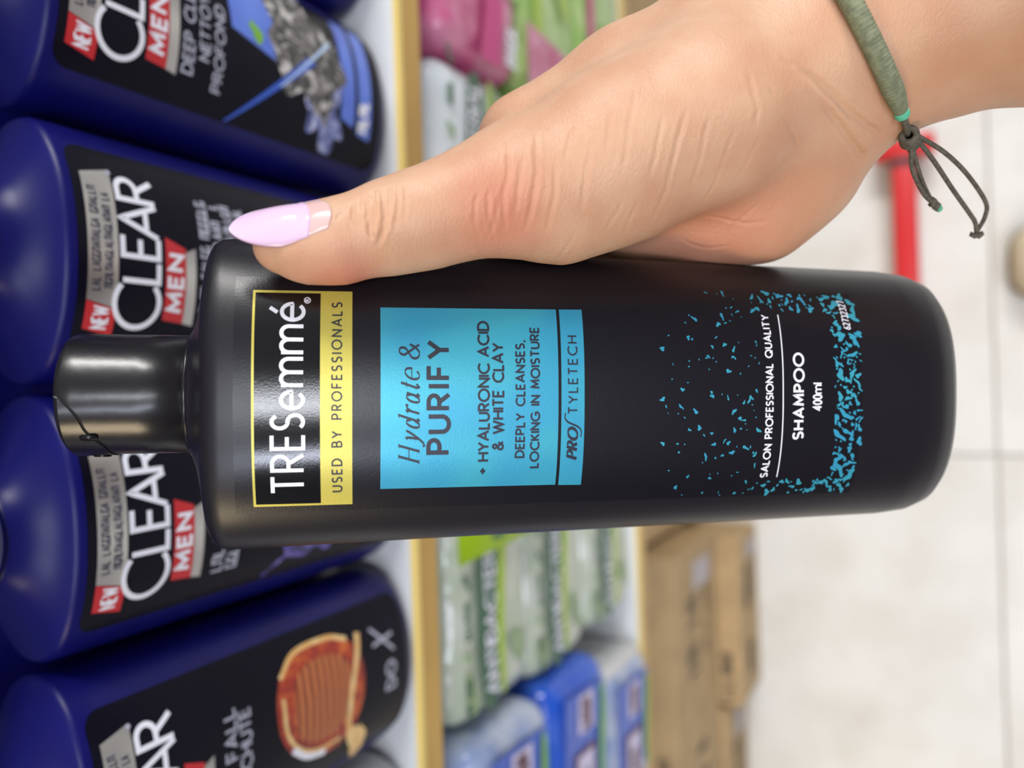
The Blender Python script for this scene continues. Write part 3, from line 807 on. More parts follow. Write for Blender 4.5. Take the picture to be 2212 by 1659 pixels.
# teal panels
teal = on_held('teal_panel', quad2d((-20.6 * mm, -6.2 * mm), (19.2 * mm, -6.2 * mm), (18.8 * mm, 33.0 * mm), (-20.4 * mm, 33.0 * mm), 40, 16), M_teal, hb, .00010)
strip = on_held('teal_strip', quad2d((-20.8 * mm, -12.3 * mm), (19.3 * mm, -12.3 * mm), (19.2 * mm, -6.9 * mm), (-20.7 * mm, -6.9 * mm), 40, 4), M_teal, hb, .00010)
k_ = 4.35 * mm
lo = .00018
# 'Hydrate &' in slanted thin-and-thick script
hy = []
x = -14.6 * mm
for ch, adv in (('h', 4.3), ('y', 2.85), ('d', 3.1), ('r', 2.4), ('a', 2.9), ('t', 2.0), ('e', 2.8)):
    for pl in G[ch][1]:
        hy.append([(x + (u * .82 + .30 * v) * k_, 24.8 * mm + v * k_) for u, v in pl])
    x += adv * mm
on_held('lettering', ribbons(hy, .26 * mm, .4 * mm, contrast=.32), M_dk, teal, lo)
amp = [[(7.6 * mm + (u * 1.05 + .12 * v) * k_, 24.8 * mm + v * k_) for u, v in pl] for pl in G['&'][1]]
on_held('lettering', ribbons(amp, .26 * mm, .4 * mm, contrast=.4), M_dk, teal, lo)
on_held('lettering', ribbons(lay_text('PURIFY', -12.6 * mm, 11.4 * mm, 18.4 * mm, 4.4 * mm, gap=.36), .47 * mm, .6 * mm), M_dk, teal, lo)
on_held('lettering', ribbons(lay_text('+ HYALURONIC ACID', -17.6 * mm, 16.0 * mm, 9.6 * mm, 2.25 * mm, gap=.24, sp=.22), .24 * mm, .5 * mm), M_dk, teal, lo)
on_held('lettering', ribbons(lay_text('& WHITE CLAY', -12.2 * mm, 11.2 * mm, 6.4 * mm, 2.25 * mm, gap=.24, sp=.34), .24 * mm, .5 * mm), M_dk, teal, lo)
on_held('lettering', ribbons(lay_text('DEEPLY CLEANSES,', -14.0 * mm, 11.9 * mm, 1.6 * mm, 1.85 * mm, gap=.28, sp=.34), .20 * mm, .5 * mm), M_dk, teal, lo)
on_held('lettering', ribbons(lay_text('LOCKING IN MOISTURE', -16.4 * mm, 14.9 * mm, -1.8 * mm, 1.85 * mm, gap=.28, sp=.34), .20 * mm, .5 * mm), M_dk, teal, lo)
on_held('lettering', ribbons(lay_text('PRO', -14.6 * mm, -8.0 * mm, -10.7 * mm, 2.2 * mm, gap=.30, slant=.28), .36 * mm, .4 * mm, contrast=.4), M_dk, strip, lo)
sw = spline([(-9.6, -11.5), (-8.4, -11.6), (-7.4, -10.9), (-6.8, -9.7), (-6.2, -8.4), (-5.2, -7.7), (-4.2, -7.9)], 8)
on_held('lettering', ribbons([[(u * mm, v * mm) for u, v in sw]], .20 * mm, .4 * mm, contrast=.5), M_dk, strip, lo)
on_held('lettering', ribbons(lay_text('TYLETECH', -4.3 * mm, 13.1 * mm, -10.6 * mm, 2.05 * mm, gap=.40), .16 * mm, .5 * mm), M_dk, strip, lo)
# foot of the label
on_held('lettering', ribbons(lay_text('SALON PROFESSIONAL QUALITY', -20.2 * mm, 18.9 * mm, -59.2 * mm, 1.75 * mm, gap=.28, sp=.34), .18 * mm, .5 * mm), M_white2, film, lo)
on_held('rule_line', ribbons([[(-20.3 * mm, -61.9 * mm), (19.1 * mm, -61.9 * mm)]], .15 * mm, .8 * mm), M_white2, film, lo)
on_held('lettering', ribbons(lay_text('SHAMPOO', -10.9 * mm, 9.6 * mm, -67.4 * mm, 2.5 * mm, gap=.30), .29 * mm, .5 * mm), M_white2, film, lo)
on_held('lettering', ribbons(lay_text('400ml', -4.0 * mm, 2.5 * mm, -72.2 * mm, 2.2 * mm, gap=.20), .20 * mm, .5 * mm), M_white2, film, lo)
nb = [[(u, v + (u - 15.7 * mm) * .03) for u, v in pl] for pl in lay_text('62732327', 15.8 * mm, 23.0 * mm, -81.2 * mm, 1.8 * mm, gap=.26)]
on_held('lettering', ribbons(nb, .13 * mm, .5 * mm), M_white2, film, .00022)
# teal speckles, thick at the foot and thinning upwards
rnd = random.Random(21)
placed, parts = [], []
def speck(p, s, r, sd, rot, el):
    for a_, b_, c_ in placed:
        if (a_ - p) ** 2 + (b_ - s) ** 2 < ((c_ + r) * .95) ** 2: return False
    placed.append((p, s, r))
    pts = blob(p * mm, s * mm, r * mm * el, r * mm / el, 14 if r < .35 else 20, .55 if r > .3 else .2, sd, rot, 0.0)
    parts.append(poly2d(pts, 1)); return True
def text_zone(p, s):
    return (-76.0 < s < -56.0 and abs(p + .5) < 20.8) or (s < -78.6 and s > -82.2 and 14.6 < p < 24.0)
n_ok = 0
for i in range(9000):
    p = rnd.uniform(-24.6, 24.6); s = rnd.uniform(-83.3, -31)
    if text_zone(p, s): continue
    if s > -56: dens = .012 + .042 * ((-31 - s) / 25); r = rnd.choice((.13, .17, .2, .26, .34, .44, .52))
    elif s > -76: dens = .16; r = rnd.choice((.2, .3, .5, .7))
    else: dens = .34; r = rnd.choice((.25, .45, .65, .85, 1.1))
    if rnd.random() < dens: n_ok += speck(p, s, r, i, rnd.uniform(0, 3.1), rnd.uniform(1.0, 1.7))
tag(on_held('speckle_print', merge2d(parts), M_teal, hb, .00012), kind='stuff')

# ================================================================== THE HAND (one continuous surface grown from a distance field, millimetres in the bottle's frame: p right, s up, q towards the viewer)
def cone(P, a, b):
    pa = P - np.array(a[:3], np.float32); ba = np.array(b[:3], np.float32) - np.array(a[:3], np.float32)
    h = np.clip((pa @ ba) / float(ba @ ba), 0, 1)
    return np.linalg.norm(pa - h[..., None] * ba, axis=-1) - (a[3] + (b[3] - a[3]) * h)
def smin(a, b, k):
    h = np.maximum(k - np.abs(a - b), 0) / k
    return np.minimum(a, b) - h * h * k * .25
def chain(P, nodes, k=3.0):
    d = None
    for a, b in zip(nodes, nodes[1:]):
        c = cone(P, a, b); d = c if d is None else smin(d, c, k)
    return d

THUMB = [(30.4, 54.0, 23.8, 4.6), (30.8, 48.5, 24.2, 7.0), (31.8, 41.5, 25.0, 8.0), (35.1, 30.8, 25.2, 9.1), (37.6, 22.7, 25.0, 9.9), (41.2, 13.5, 24.5, 10.9), (45.4, 3.0, 22.0, 13.0)]
THENAR = [(45.4, 3.0, 22.0, 13.0), (46.6, -6.0, 20.8, 15.4), (54, -20, 22, 18.0), (64, -40, 25, 19.0), (74, -60, 27, 17.0), (79, -72, 28, 15.5)]
INDEX_MC = [(63, -4, 0, 12.0), (75, -27, 9, 13.6), (86, -50, 20, 15.0), (89, -70, 28, 16.5)]
MID_MC = [(53, -23, -3, 14.5), (76, -69, 24, 16.0)]
RING_MC = [(50, -38, -3, 13.5), (72, -72, 24, 15.0)]
HYPO = [(47.5, -53, 2, 14.3), (50, -62, 8, 15.4), (57, -69, 14, 15.0), (69, -71.5, 21, 14.3), (78, -77, 27, 14.3)]
FINGERS = [
    [(63, -4, 0, 11.0), (55, 2, -22, 9.5), (42, 4, -33.5, 8.6), (18, 5, -31.0, 7.6), (-1, 6, -29.0, 6.2)],
    [(59, -22, -6, 11.0), (52, -20, -24, 9.6), (38, -19, -36.0, 8.8), (10, -17, -31.2, 7.8), (-12, -16, -29.0, 6.4)],
    [(54, -38, -6, 10.5), (50, -38, -24, 9.2), (36, -37.5, -34.5, 8.4), (9, -36, -31.0, 7.6), (-11, -35, -28.8, 6.2)],
    [(49, -52, -2, 9.5), (47, -54, -20, 8.0), (34, -54.5, -30.0, 7.3), (14, -54, -29.5, 6.6), (-2, -53, -28.0, 5.4)]]
ARM_A = [(78, -78, 27, 14.5), (82.5, -93, 33, 16.2), (89.5, -118, 43, 20.5), (100, -172, 78, 27), (118, -235, 125, 33)]
ARM_B = [(90, -70, 29, 16.0), (94, -86, 34, 17.5), (101, -110, 44, 21.5), (116, -165, 80, 28), (132, -228, 126, 33)]

def bottle_sd(P):
    p, s, q = np.abs(P[..., 0]), P[..., 1], np.abs(P[..., 2])
    S = [r[0] * 1000 for r in H_RINGS]
    A = np.interp(s, S, [r[1] * 1000 for r in H_RINGS]); B = np.interp(s, S, [r[2] * 1000 for r in H_RINGS])
    g = ((p / A) ** HN + (q / B) ** HN) ** (1 / HN)
    gx = (p / A) ** (HN - 1) / A; gy = (q / B) ** (HN - 1) / B
    gn = np.sqrt(gx * gx + gy * gy) * np.maximum(g, 1e-3) ** (1 - HN)
    return (g - 1) / np.maximum(gn, 1e-3)

def hand_sd(P):
    P = np.asarray(P, np.float32)
    th = chain(P, THUMB, 4)
    tn = chain(P, THENAR, 8)
    d1 = smin(th, tn, 6)
    pal = chain(P, INDEX_MC, 6)
    pal = smin(pal, chain(P, MID_MC, 4), 14); pal = smin(pal, chain(P, RING_MC, 4), 14)
    pal = smin(pal, chain(P, HYPO, 6), 9)
    for f_ in FINGERS: pal = smin(pal, chain(P, f_, 3), 4)
    arm = smin(chain(P, ARM_A, 8), chain(P, ARM_B, 8), 18)
    d = smin(d1, pal, 7)
    d = smin(d, arm, 9)
    return np.maximum(d, .12 - bottle_sd(P))

def surface_nets(lo, hi, h):
    n = [int(math.ceil((b - a) / h)) + 1 for a, b in zip(lo, hi)]
    ax_ = [lo[i] + h * np.arange(n[i], dtype=np.float32) for i in range(3)]
    D = np.empty(n, np.float32)
    for i in range(0, n[0], 16):
        X, Y, Z = np.meshgrid(ax_[0][i:i + 16], ax_[1], ax_[2], indexing='ij')
        D[i:i + 16] = hand_sd(np.stack([X, Y, Z], -1))
    D[:, 0, :] = np.maximum(D[:, 0, :], .5)
    ins = D < 0
    cn = [k - 1 for k in n]
    acc = np.zeros(cn + [3], np.float32); cnt = np.zeros(cn, np.float32)
    off = [(0, 0, 0), (1, 0, 0), (0, 1, 0), (1, 1, 0), (0, 0, 1), (1, 0, 1), (0, 1, 1), (1, 1, 1)]
    sl = lambda o: tuple(slice(o[i], o[i] + cn[i]) for i in range(3))
    for a in off:
        for axis in range(3):
            if a[axis]: continue
            b = list(a); b[axis] = 1
            da, db = D[sl(a)], D[sl(b)]
            m = (da < 0) != (db < 0)
            t = np.where(m, da / np.where(m, da - db, 1), 0)
            for c in range(3):
                acc[..., c] += np.where(m, a[c] + (t if c == axis else 0), 0)
            cnt += m
    act = cnt > 0
    idx = -np.ones(cn, np.int64); idx[act] = np.arange(act.sum())
    I = np.argwhere(act)
    V = (I + acc[act] / cnt[act][:, None]) * h + np.array(lo)
    F_ = []
    for axis in range(3):
        o1, o2 = (axis + 1) % 3, (axis + 2) % 3
        A = [slice(1, n[i] - 1) for i in range(3)]; A[axis] = slice(0, n[axis] - 1)
        B = list(A); B[axis] = slice(1, n[axis])
        a, b = ins[tuple(A)], ins[tuple(B)]
        for flip in (False, True):
            m = (a & ~b) if not flip else (~a & b)
            E_ = np.argwhere(m)
            if not len(E_): continue
            E_[:, o1] += 1; E_[:, o2] += 1
            def cell(d1, d2):
                c = E_.copy(); c[:, o1] -= d1; c[:, o2] -= d2
                return idx[c[:, 0], c[:, 1], c[:, 2]]
            q = np.stack([cell(1, 1), cell(0, 1), cell(0, 0), cell(1, 0)], 1)
            F_.append(q[:, ::-1] if flip else q)
    return V, np.concatenate(F_)

HV, HF = surface_nets((-26, -236, -48), (160, 64, 150), 1.45)
used = np.unique(HF); remap = -np.ones(len(HV), np.int64); remap[used] = np.arange(len(used))
HV, HF = HV[used], remap[HF]
def refine(V, F_):
    """split every quad in four"""
    E_ = np.concatenate([F_[:, [k, (k + 1) % 4]] for k in range(4)]); E_.sort(axis=1)
    key = E_[:, 0] * len(V) + E_[:, 1]
    uk, inv_ = np.unique(key, return_inverse=True)
    a, b = uk // len(V), uk % len(V)
    nf, n0 = len(F_), len(V)
    e = n0 + inv_.reshape(4, nf).T; c = n0 + len(uk) + np.arange(nf)
    V2 = np.concatenate([V, (V[a] + V[b]) / 2, V[F_].mean(1)])
    F2 = np.concatenate([np.stack([F_[:, k], e[:, k], c, e[:, (k + 3) % 4]], 1) for k in range(4)])
    return V2, F2
def vnormals(V, F_):
    fn = np.cross(V[F_[:, 2]] - V[F_[:, 0]], V[F_[:, 3]] - V[F_[:, 1]])
    n_ = np.zeros_like(V)
    for k in range(4):
        for c in range(3): n_[:, c] += np.bincount(F_[:, k], fn[:, c], len(V))
    return n_ / np.maximum(np.linalg.norm(n_, axis=1), 1e-9)[:, None]
for lev in range(2):
    HV, HF = refine(HV, HF)
    HN_ = vnormals(HV, HF)
    HV = HV - HN_ * (hand_sd(HV) * .9)[:, None]
# skin folds (depth, width, path), millimetres
CREASES = [
    (0.30, 0.42, [(40.6,34.7,32.7),(35.9,34.6,34.7),(32.2,35.3,34.3)]),
    (0.34, 0.42, [(39.8,36.0,32.7),(35.9,35.8,34.3),(32.0,35.4,34.3),(30.6,34.6,34.0)]),
    (0.22, 0.40, [(38.2,38.4,32.6),(34.9,38.6,33.9),(32.9,37.9,34.1)]),
    (0.26, 0.42, [(41.5,31.5,33.2),(37.6,31.6,35.0),(33.3,32.2,35.0)]),
    (0.34, 0.45, [(40.9,32.8,33.3),(35.9,32.6,35.1),(32.0,33.0,34.6),(29.5,34.2,33.5)]),
    (0.12, 0.35, [(34.3,41.9,33.7),(36.0,40.7,33.2)]),
    (0.16, 0.40, [(41.7,30.1,33.5),(36.6,30.0,35.3),(32.7,30.4,35.0)]),
    (0.18, 0.38, [(39.2,37.2,32.5),(36.3,37.3,33.8)]),
    (0.12, 0.35, [(34.8,39.7,33.7),(32.1,39.0,34.0)]),
    (0.12, 0.35, [(42.2,28.8,33.6),(37.7,28.5,35.4),(34.0,29.1,35.3)]),
    (0.22, 0.45, [(52.2,7.9,34.4),(45.7,8.1,36.5),(42.3,8.7,36.6),(39.1,9.2,36.0),(33.8,8.2,32.9)]),
    (0.26, 0.50, [(53.2,2.2,35.5),(48.3,2.6,37.1),(43.9,2.6,37.2),(40.7,3.0,36.5),(37.5,3.3,35.2),(33.4,4.1,31.9)]),
    (0.20, 0.45, [(47.9,5.2,36.7),(44.4,5.8,36.9),(41.2,6.2,36.5),(36.2,6.6,34.6)]),
    (0.20, 0.40, [(40.9,12.0,36.5),(37.0,12.2,35.6),(31.9,10.1,31.3)]),
    (0.16, 0.40, [(40.8,14.1,36.4),(36.3,14.9,35.5),(31.1,13.3,31.3)]),
    (0.14, 0.40, [(40.2,10.0,36.3),(35.9,10.5,34.9),(31.8,11.9,31.6)]),
    (0.18, 0.45, [(46.6,-1.1,37.7),(41.1,-1.3,36.9),(36.5,-0.8,34.6),(34.2,-1.0,32.5)]),
    (0.15, 0.45, [(51.6,-8.3,39.5),(47.1,-7.7,39.1),(42.8,-7.3,38.0),(37.9,-7.3,35.7)]),
    (0.15, 0.45, [(54.7,-5.0,37.6),(51.1,-4.0,37.9),(47.6,-3.1,38.0)]),
    (0.14, 0.40, [(40.1,-15.8,37.0),(37.1,-14.6,34.6),(34.8,-13.6,32.2)]),
    (0.20, 0.50, [(58.3,-27.1,43.1),(53.9,-26.2,42.5),(49.7,-25.4,41.3),(46.0,-24.9,39.9),(42.5,-24.8,37.7),(37.9,-24.1,33.1)]),
    (0.15, 0.45, [(56.6,-22.4,42.4),(52.4,-21.6,42.1),(48.5,-21.1,41.2),(44.5,-20.4,39.5)]),
    (0.15, 0.45, [(56.2,-31.6,43.6),(52.0,-31.2,42.1),(48.1,-31.1,40.0),(43.2,-30.7,36.2)]),
    (0.15, 0.45, [(53.9,-37.2,43.4),(50.8,-36.7,41.6),(47.8,-36.4,39.3),(44.9,-36.5,36.2),(41.8,-36.0,31.3)]),
    (0.14, 0.45, [(52.9,-43.3,42.5),(49.6,-42.4,40.1),(46.5,-41.9,36.7)]),
    (0.12, 0.40, [(34.4,-7.0,32.9),(31.5,-5.9,29.1),(29.8,-5.4,24.3)]),
    (0.12, 0.40, [(40.3,-19.2,36.9),(37.4,-18.5,34.2),(34.7,-18.3,30.4)]),
    (0.13, 0.45, [(57.1,-12.1,40.1),(52.8,-11.5,40.4),(48.7,-11.2,40.1)]),
    (0.13, 0.45, [(61.0,-16.9,40.7),(56.0,-15.8,41.4),(51.4,-15.2,41.2),(48.3,-14.9,40.7),(45.3,-14.7,39.8)]),
    (0.18, 0.55, [(65.2,-38.8,45.9),(61.4,-39.9,45.8),(58.0,-41.5,45.1),(54.7,-41.5,43.8)]),
    (0.42, 0.70, [(67.8,-49.9,45.3),(65.8,-53.1,44.9),(64.0,-56.6,44.0),(62.1,-61.1,42.6),(60.2,-66.0,40.8),(58.5,-73.3,38.0),(57.6,-77.6,35.4)]),
    (0.40, 0.70, [(61.7,-57.4,42.8),(58.4,-63.7,39.4),(55.3,-71.7,34.8),(53.8,-76.0,31.5)]),
    (0.20, 0.55, [(68.8,-46.6,45.3),(67.0,-50.0,45.2)]),
    (0.16, 0.45, [(42.0,-42.3,19.3),(41.7,-48.3,18.6),(40.8,-53.3,19.8),(41.3,-58.6,22.3)]),
    (0.14, 0.45, [(37.5,-49.9,13.8),(41.0,-50.9,18.9),(44.4,-54.0,24.0)]),
    (0.15, 0.50, [(57.6,-48.0,43.5),(54.1,-54.8,37.9),(51.2,-59.8,31.7)]),
    (0.13, 0.45, [(62.1,-43.6,45.6),(58.4,-47.8,43.9)]),
    (0.14, 0.45, [(53.9,-66.3,34.2),(50.3,-71.8,29.7)]),
    (0.12, 0.45, [(38.5,-40.7,10.0),(36.4,-46.8,10.2),(36.5,-52.4,13.8)]),
]
HN_ = vnormals(HV, HF)
disp = np.zeros(len(HV))
for dep, wid, path in CREASES:
    pl = np.array(spline(path, 4))
    pl[1:-1] += np.random.RandomState(int(wid * 100 + path[0][0] * 10) % 999).normal(0, .07, pl[1:-1].shape)
    lo_, hi_ = pl.min(0) - 3, pl.max(0) + 3
    k = np.where(((HV > lo_) & (HV < hi_)).all(1))[0]
    if not len(k): continue
    Q = HV[k]; best = np.full(len(k), 1e9); par = np.zeros(len(k))
    for i, (a, b) in enumerate(zip(pl[:-1], pl[1:])):
        ab = b - a; h_ = np.clip((Q - a) @ ab / max(ab @ ab, 1e-9), 0, 1)
        d_ = np.linalg.norm(Q - a - h_[:, None] * ab, axis=1)
        m_ = d_ < best; best = np.where(m_, d_, best); par = np.where(m_, (i + h_) / (len(pl) - 1), par)
    fade = np.clip(np.minimum(par, 1 - par) * 5 + .15, 0, 1)
    disp[k] += fade * dep * (1.5 if path[0][1] > 28 else 1.1) * (-np.exp(-(best / wid) ** 2) + .35 * np.exp(-((best - 2.2 * wid) / wid) ** 2))
HV = HV + HN_ * disp[:, None]
def to_local(v): return np.stack([v[:, 0], -v[:, 2], v[:, 1]], 1) * .001
def big_mesh(name, V, F_, material, parent):
    me = bpy.data.meshes.new(name)
    me.vertices.add(len(V)); me.vertices.foreach_set('co', np.ascontiguousarray(V, np.float32).ravel())
    me.loops.add(F_.size); me.loops.foreach_set('vertex_index', np.ascontiguousarray(F_, np.int32).ravel())
    me.polygons.add(len(F_)); me.polygons.foreach_set('loop_start', np.arange(0, F_.size, 4, dtype=np.int32))
    me.update(calc_edges=True); me.validate()
    me.materials.append(material)
    me.polygons.foreach_set('use_smooth', np.ones(len(me.polygons), bool))
    o = bpy.data.objects.new(name, me); COL.objects.link(o); o.parent = parent
    return o

def skin_material():
    m = bpy.data.materials.new('skin'); m.use_nodes = True
    nt = m.node_tree; b = nt.nodes['Principled BSDF']; L = nt.links.new
    N = nt.nodes.new
    b.inputs['Roughness'].default_value = 0.48
    b.inputs['Specular IOR Level'].default_value = 0.4
    b.inputs['Subsurface Weight'].default_value = 0.35
    b.inputs['Subsurface Radius'].default_value = (1.0, .35, .2)
    b.inputs['Subsurface Scale'].default_value = .0022
    tc = N('ShaderNodeTexCoord'); O = tc.outputs['Object']
    # mottled base tone
    n1 = N('ShaderNodeTexNoise'); n1.inputs['Scale'].default_value = 70; n1.inputs['Detail'].default_value = 4; L(O, n1.inputs['Vector'])
    r1 = N('ShaderNodeValToRGB'); e = r1.color_ramp.elements
    e[0].position = .35; e[0].color = lin((202, 154, 124)); e[1].position = .68; e[1].color = lin((213, 172, 142))
    L(n1.outputs['Fac'], r1.inputs['Fac'])
    col = r1.outputs['Color']
    # flushed places: thumb pad, thumb knuckles, heel of the hand; last, forearm shade put into the colour
    def flush_and_shade(c, rad, k, tone):
        nonlocal col
        mp = N('ShaderNodeVectorMath'); mp.operation = 'DISTANCE'; mp.inputs[1].default_value = (c[0] * mm, -c[2] * mm, c[1] * mm); L(O, mp.inputs[0])
        mr = N('ShaderNodeMapRange'); mr.interpolation_type = 'SMOOTHSTEP'
        mr.inputs['From Min'].default_value = 0; mr.inputs['From Max'].default_value = rad * mm
        mr.inputs['To Min'].default_value = k; mr.inputs['To Max'].default_value = 0
        L(mp.outputs['Value'], mr.inputs['Value'])
        mx = N('ShaderNodeMix'); mx.data_type = 'RGBA'; mx.inputs['B'].default_value = lin(tone)
        L(mr.outputs['Result'], mx.inputs['Factor']); L(col, mx.inputs['A']); col = mx.outputs['Result']
    flush_and_shade((26, 41, 25), 13, .8, (206, 116, 98))
    flush_and_shade((37, 9, 32), 17, .7, (212, 128, 104))
    flush_and_shade((46, -50, 8), 34, .75, (214, 134, 106))
    flush_and_shade((66, -84, 30), 26, .45, (190, 128, 92))
    flush_and_shade((95, -122, 45), 62, .8, (172, 124, 88))  # forearm faces away from the light: its shade is painted into the skin
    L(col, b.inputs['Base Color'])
    # creases: long fine lines lying across the ball of the thumb, a mesh of skin grain, deep folds over the thumb joint
    sep = N('ShaderNodeSeparateXYZ'); L(O, sep.inputs[0])
    def valleys(rot, period, dist, dsc, lo_, hi_):
        mp = N('ShaderNodeMapping'); mp.inputs['Rotation'].default_value = (0, rot, 0); L(O, mp.inputs['Vector'])
        w = N('ShaderNodeTexWave'); w.bands_direction = 'Z'; w.inputs['Scale'].default_value = .314 / period
        w.inputs['Distortion'].default_value = dist; w.inputs['Detail'].default_value = 2; w.inputs['Detail Scale'].default_value = dsc
        L(mp.outputs['Vector'], w.inputs['Vector'])
        r = N('ShaderNodeMapRange'); r.interpolation_type = 'SMOOTHSTEP'; r.inputs['From Min'].default_value = lo_; r.inputs['From Max'].default_value = hi_
        L(w.outputs['Fac'], r.inputs['Value']); return r.outputs['Result']          # 0 in the crease, 1 on the skin
    def bump(prev, h, st, dist):
        b_ = N('ShaderNodeBump'); b_.inputs['Strength'].default_value = st; b_.inputs['Distance'].default_value = dist
        L(h, b_.inputs['Height'])
        if prev is not None: L(prev, b_.inputs['Normal'])
        return b_.outputs['Normal']
    def mult(a, b_):
        m_ = N('ShaderNodeMath'); m_.operation = 'MULTIPLY'; L(a, m_.inputs[0])
        if isinstance(b_, float): m_.inputs[1].default_value = b_
        else: L(b_, m_.inputs[1])
        return m_.outputs[0]
    def inv(a):
        m_ = N('ShaderNodeMath'); m_.operation = 'SUBTRACT'; m_.inputs[0].default_value = 1; L(a, m_.inputs[1]); return m_.outputs[0]
    def band(sock, c, w):
        a_ = N('ShaderNodeMath'); a_.operation = 'SUBTRACT'; a_.inputs[1].default_value = c; L(sock, a_.inputs[0])
        b_ = N('ShaderNodeMath'); b_.operation = 'ABSOLUTE'; L(a_.outputs[0], b_.inputs[0])
        c_ = N('ShaderNodeMapRange'); c_.interpolation_type = 'SMOOTHSTEP'; c_.inputs['From Min'].default_value = w * .35; c_.inputs['From Max'].default_value = w
        c_.inputs['To Min'].default_value = 1; c_.inputs['To Max'].default_value = 0; L(b_.outputs[0], c_.inputs['Value'])
        return c_.outputs['Result']
    nm = N('ShaderNodeTexNoise'); nm.inputs['Scale'].default_value = 75; nm.inputs['Detail'].default_value = 1; L(O, nm.inputs['Vector'])
    brk = N('ShaderNodeMapRange'); brk.interpolation_type = 'SMOOTHSTEP'; brk.inputs['From Min'].default_value = .40; brk.inputs['From Max'].default_value = .62; L(nm.outputs['Fac'], brk.inputs['Value'])
    line1 = mult(inv(valleys(.28, .0034, 9.0, 60.0, .0, .12)), brk.outputs['Result'])
    line2 = mult(inv(valleys(-.35, .0046, 6.0, 26.0, .0, .08)), inv(brk.outputs['Result']))
    vor = N('ShaderNodeTexVoronoi'); vor.feature = 'DISTANCE_TO_EDGE'; vor.inputs['Scale'].default_value = 1
    mp3 = N('ShaderNodeMapping'); mp3.inputs['Rotation'].default_value = (0, -.2, 0); mp3.inputs['Scale'].default_value = (520, 520, 1100); L(O, mp3.inputs['Vector']); L(mp3.outputs['Vector'], vor.inputs['Vector'])
    cr = N('ShaderNodeMapRange'); cr.inputs['From Max'].default_value = .2; L(vor.outputs['Distance'], cr.inputs['Value'])
    nn_ = bump(None, cr.outputs['Result'], .16, .0003)
    nn_ = bump(nn_, inv(line1), .10, .0005)
    nn_ = bump(nn_, inv(line2), .08, .0005)
    L(nn_, b.inputs['Normal'])
    return m
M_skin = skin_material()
hand = empty('person_hand', FRAME)
tag(hand, 'right hand and forearm gripping the black bottle, thumb up with a long pink nail', 'hand')
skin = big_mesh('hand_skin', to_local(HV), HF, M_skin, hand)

# nails: a curved clear plate with an almond of pink polish
M_nail = mat('bare_nail', (226, 186, 182), 0.12, spec=0.6, coat=0.4)
M_polish = mat('pink_gel_polish', (230, 198, 230), 0.14, spec=0.4, coat=0.15)
def nail(base, tip, nrm, w, rad, lift, u0=0.0, u1=1.0, thick=.35, slant=0.0, almond=True):
    """base, tip in mm (p,s,q); nrm points away from the finger; rad = roundness across"""
    B, T, Nn = np.array(base, float), np.array(tip, float), np.array(nrm, float)
    ax = T - B; Ln = np.linalg.norm(ax); ax /= Ln
    Nn -= ax * (Nn @ ax); Nn /= np.linalg.norm(Nn); side = np.cross(ax, Nn)
    nu, nv = 26, 14; V = []
    for lay in (0, 1):
        for i in range(nu + 1):
            u = u0 + (u1 - u0) * i / nu
            if almond: pw = (.80 + .20 * math.sin(min(1, u / .42) * math.pi / 2)) * (1 - max(0, (u - .36) / .64) ** 2.3) ** .62
            else: pw = (1 - max(0, (u - .6) / .4) ** 2.4) ** .5
            pw = max(pw, .02)
            for j in range(nv + 1):
                v = -1 + 2 * j / nv
                cur = u + (slant * v + .10 * v * v) * (1 - u)
                x_ = w * pw * v
                zz = rad - rad + (math.sqrt(max(rad * rad - x_ * x_, 0)) - rad) + lift + 1.0 * math.sin(math.pi * u) - (thick if lay else 0)
                V.append(B + ax * Ln * cur + side * x_ + Nn * zz)
    V = np.array(V); half = len(V) // 2
    clear_ = np.maximum(.12 + lift * .5 - hand_sd(V[:half]), 0)
    V[:half] += Nn * clear_[:, None]; V[half:] += Nn * clear_[:, None]
    Fq = []; st = nv + 1; L0 = (nu + 1) * st
    for i in range(nu):
        for j in range(nv):
            a = i * st + j
            Fq.append((a, a + st, a + st + 1, a + 1)); Fq.append((L0 + a, L0 + a + 1, L0 + a + st + 1, L0 + a + st))
    for i in range(nu):
        for j in (0, nv):
            a = i * st + j; Fq.append((a, L0 + a, L0 + a + st, a + st))
    for j in range(nv):
        for i in (0, nu):
            a = i * st + j; Fq.append((a, a + 1, L0 + a + 1, L0 + a))
    return to_local(np.array(V)), Fq
NB, NT, NN = (36.3, 42.6, 31.6), (32.8, 62.6, 26.8), (.52, .12, .85)
tn = mesh_obj('thumbnail', *nail(NB, NT, NN, 5.4, 6.8, .35, 0.0, .5, slant=.06), M_nail, hand)
tag(tn, label='long almond thumbnail, bare near the cuticle')
mesh_obj('nail_polish', *nail(NB, NT, NN, 5.5, 6.8, .55, .20, 1.0, .5, slant=.06), M_polish, tn)
for f_ in FINGERS:
    a_, b_ = np.array(f_[-2][:3], float), np.array(f_[-1][:3], float)
    d_ = (b_ - a_) / np.linalg.norm(b_ - a_); r_ = f_[-1][3]
    nb_, nt_ = b_ - d_ * r_ * .6 + np.array((0, 0, -r_ * .92)), b_ + d_ * (r_ + 6) + np.array((0, 0, -r_ * .55))
    fn = mesh_obj('fingernail', *nail(nb_, nt_, (0, 0, -1), r_ * .72, r_ * 1.05, .2, 0.0, .5), M_nail, hand)
    mesh_obj('nail_polish', *nail(nb_, nt_, (0, 0, -1), r_ * .75, r_ * 1.05, .5, .17, 1.0, .5), M_polish, fn)

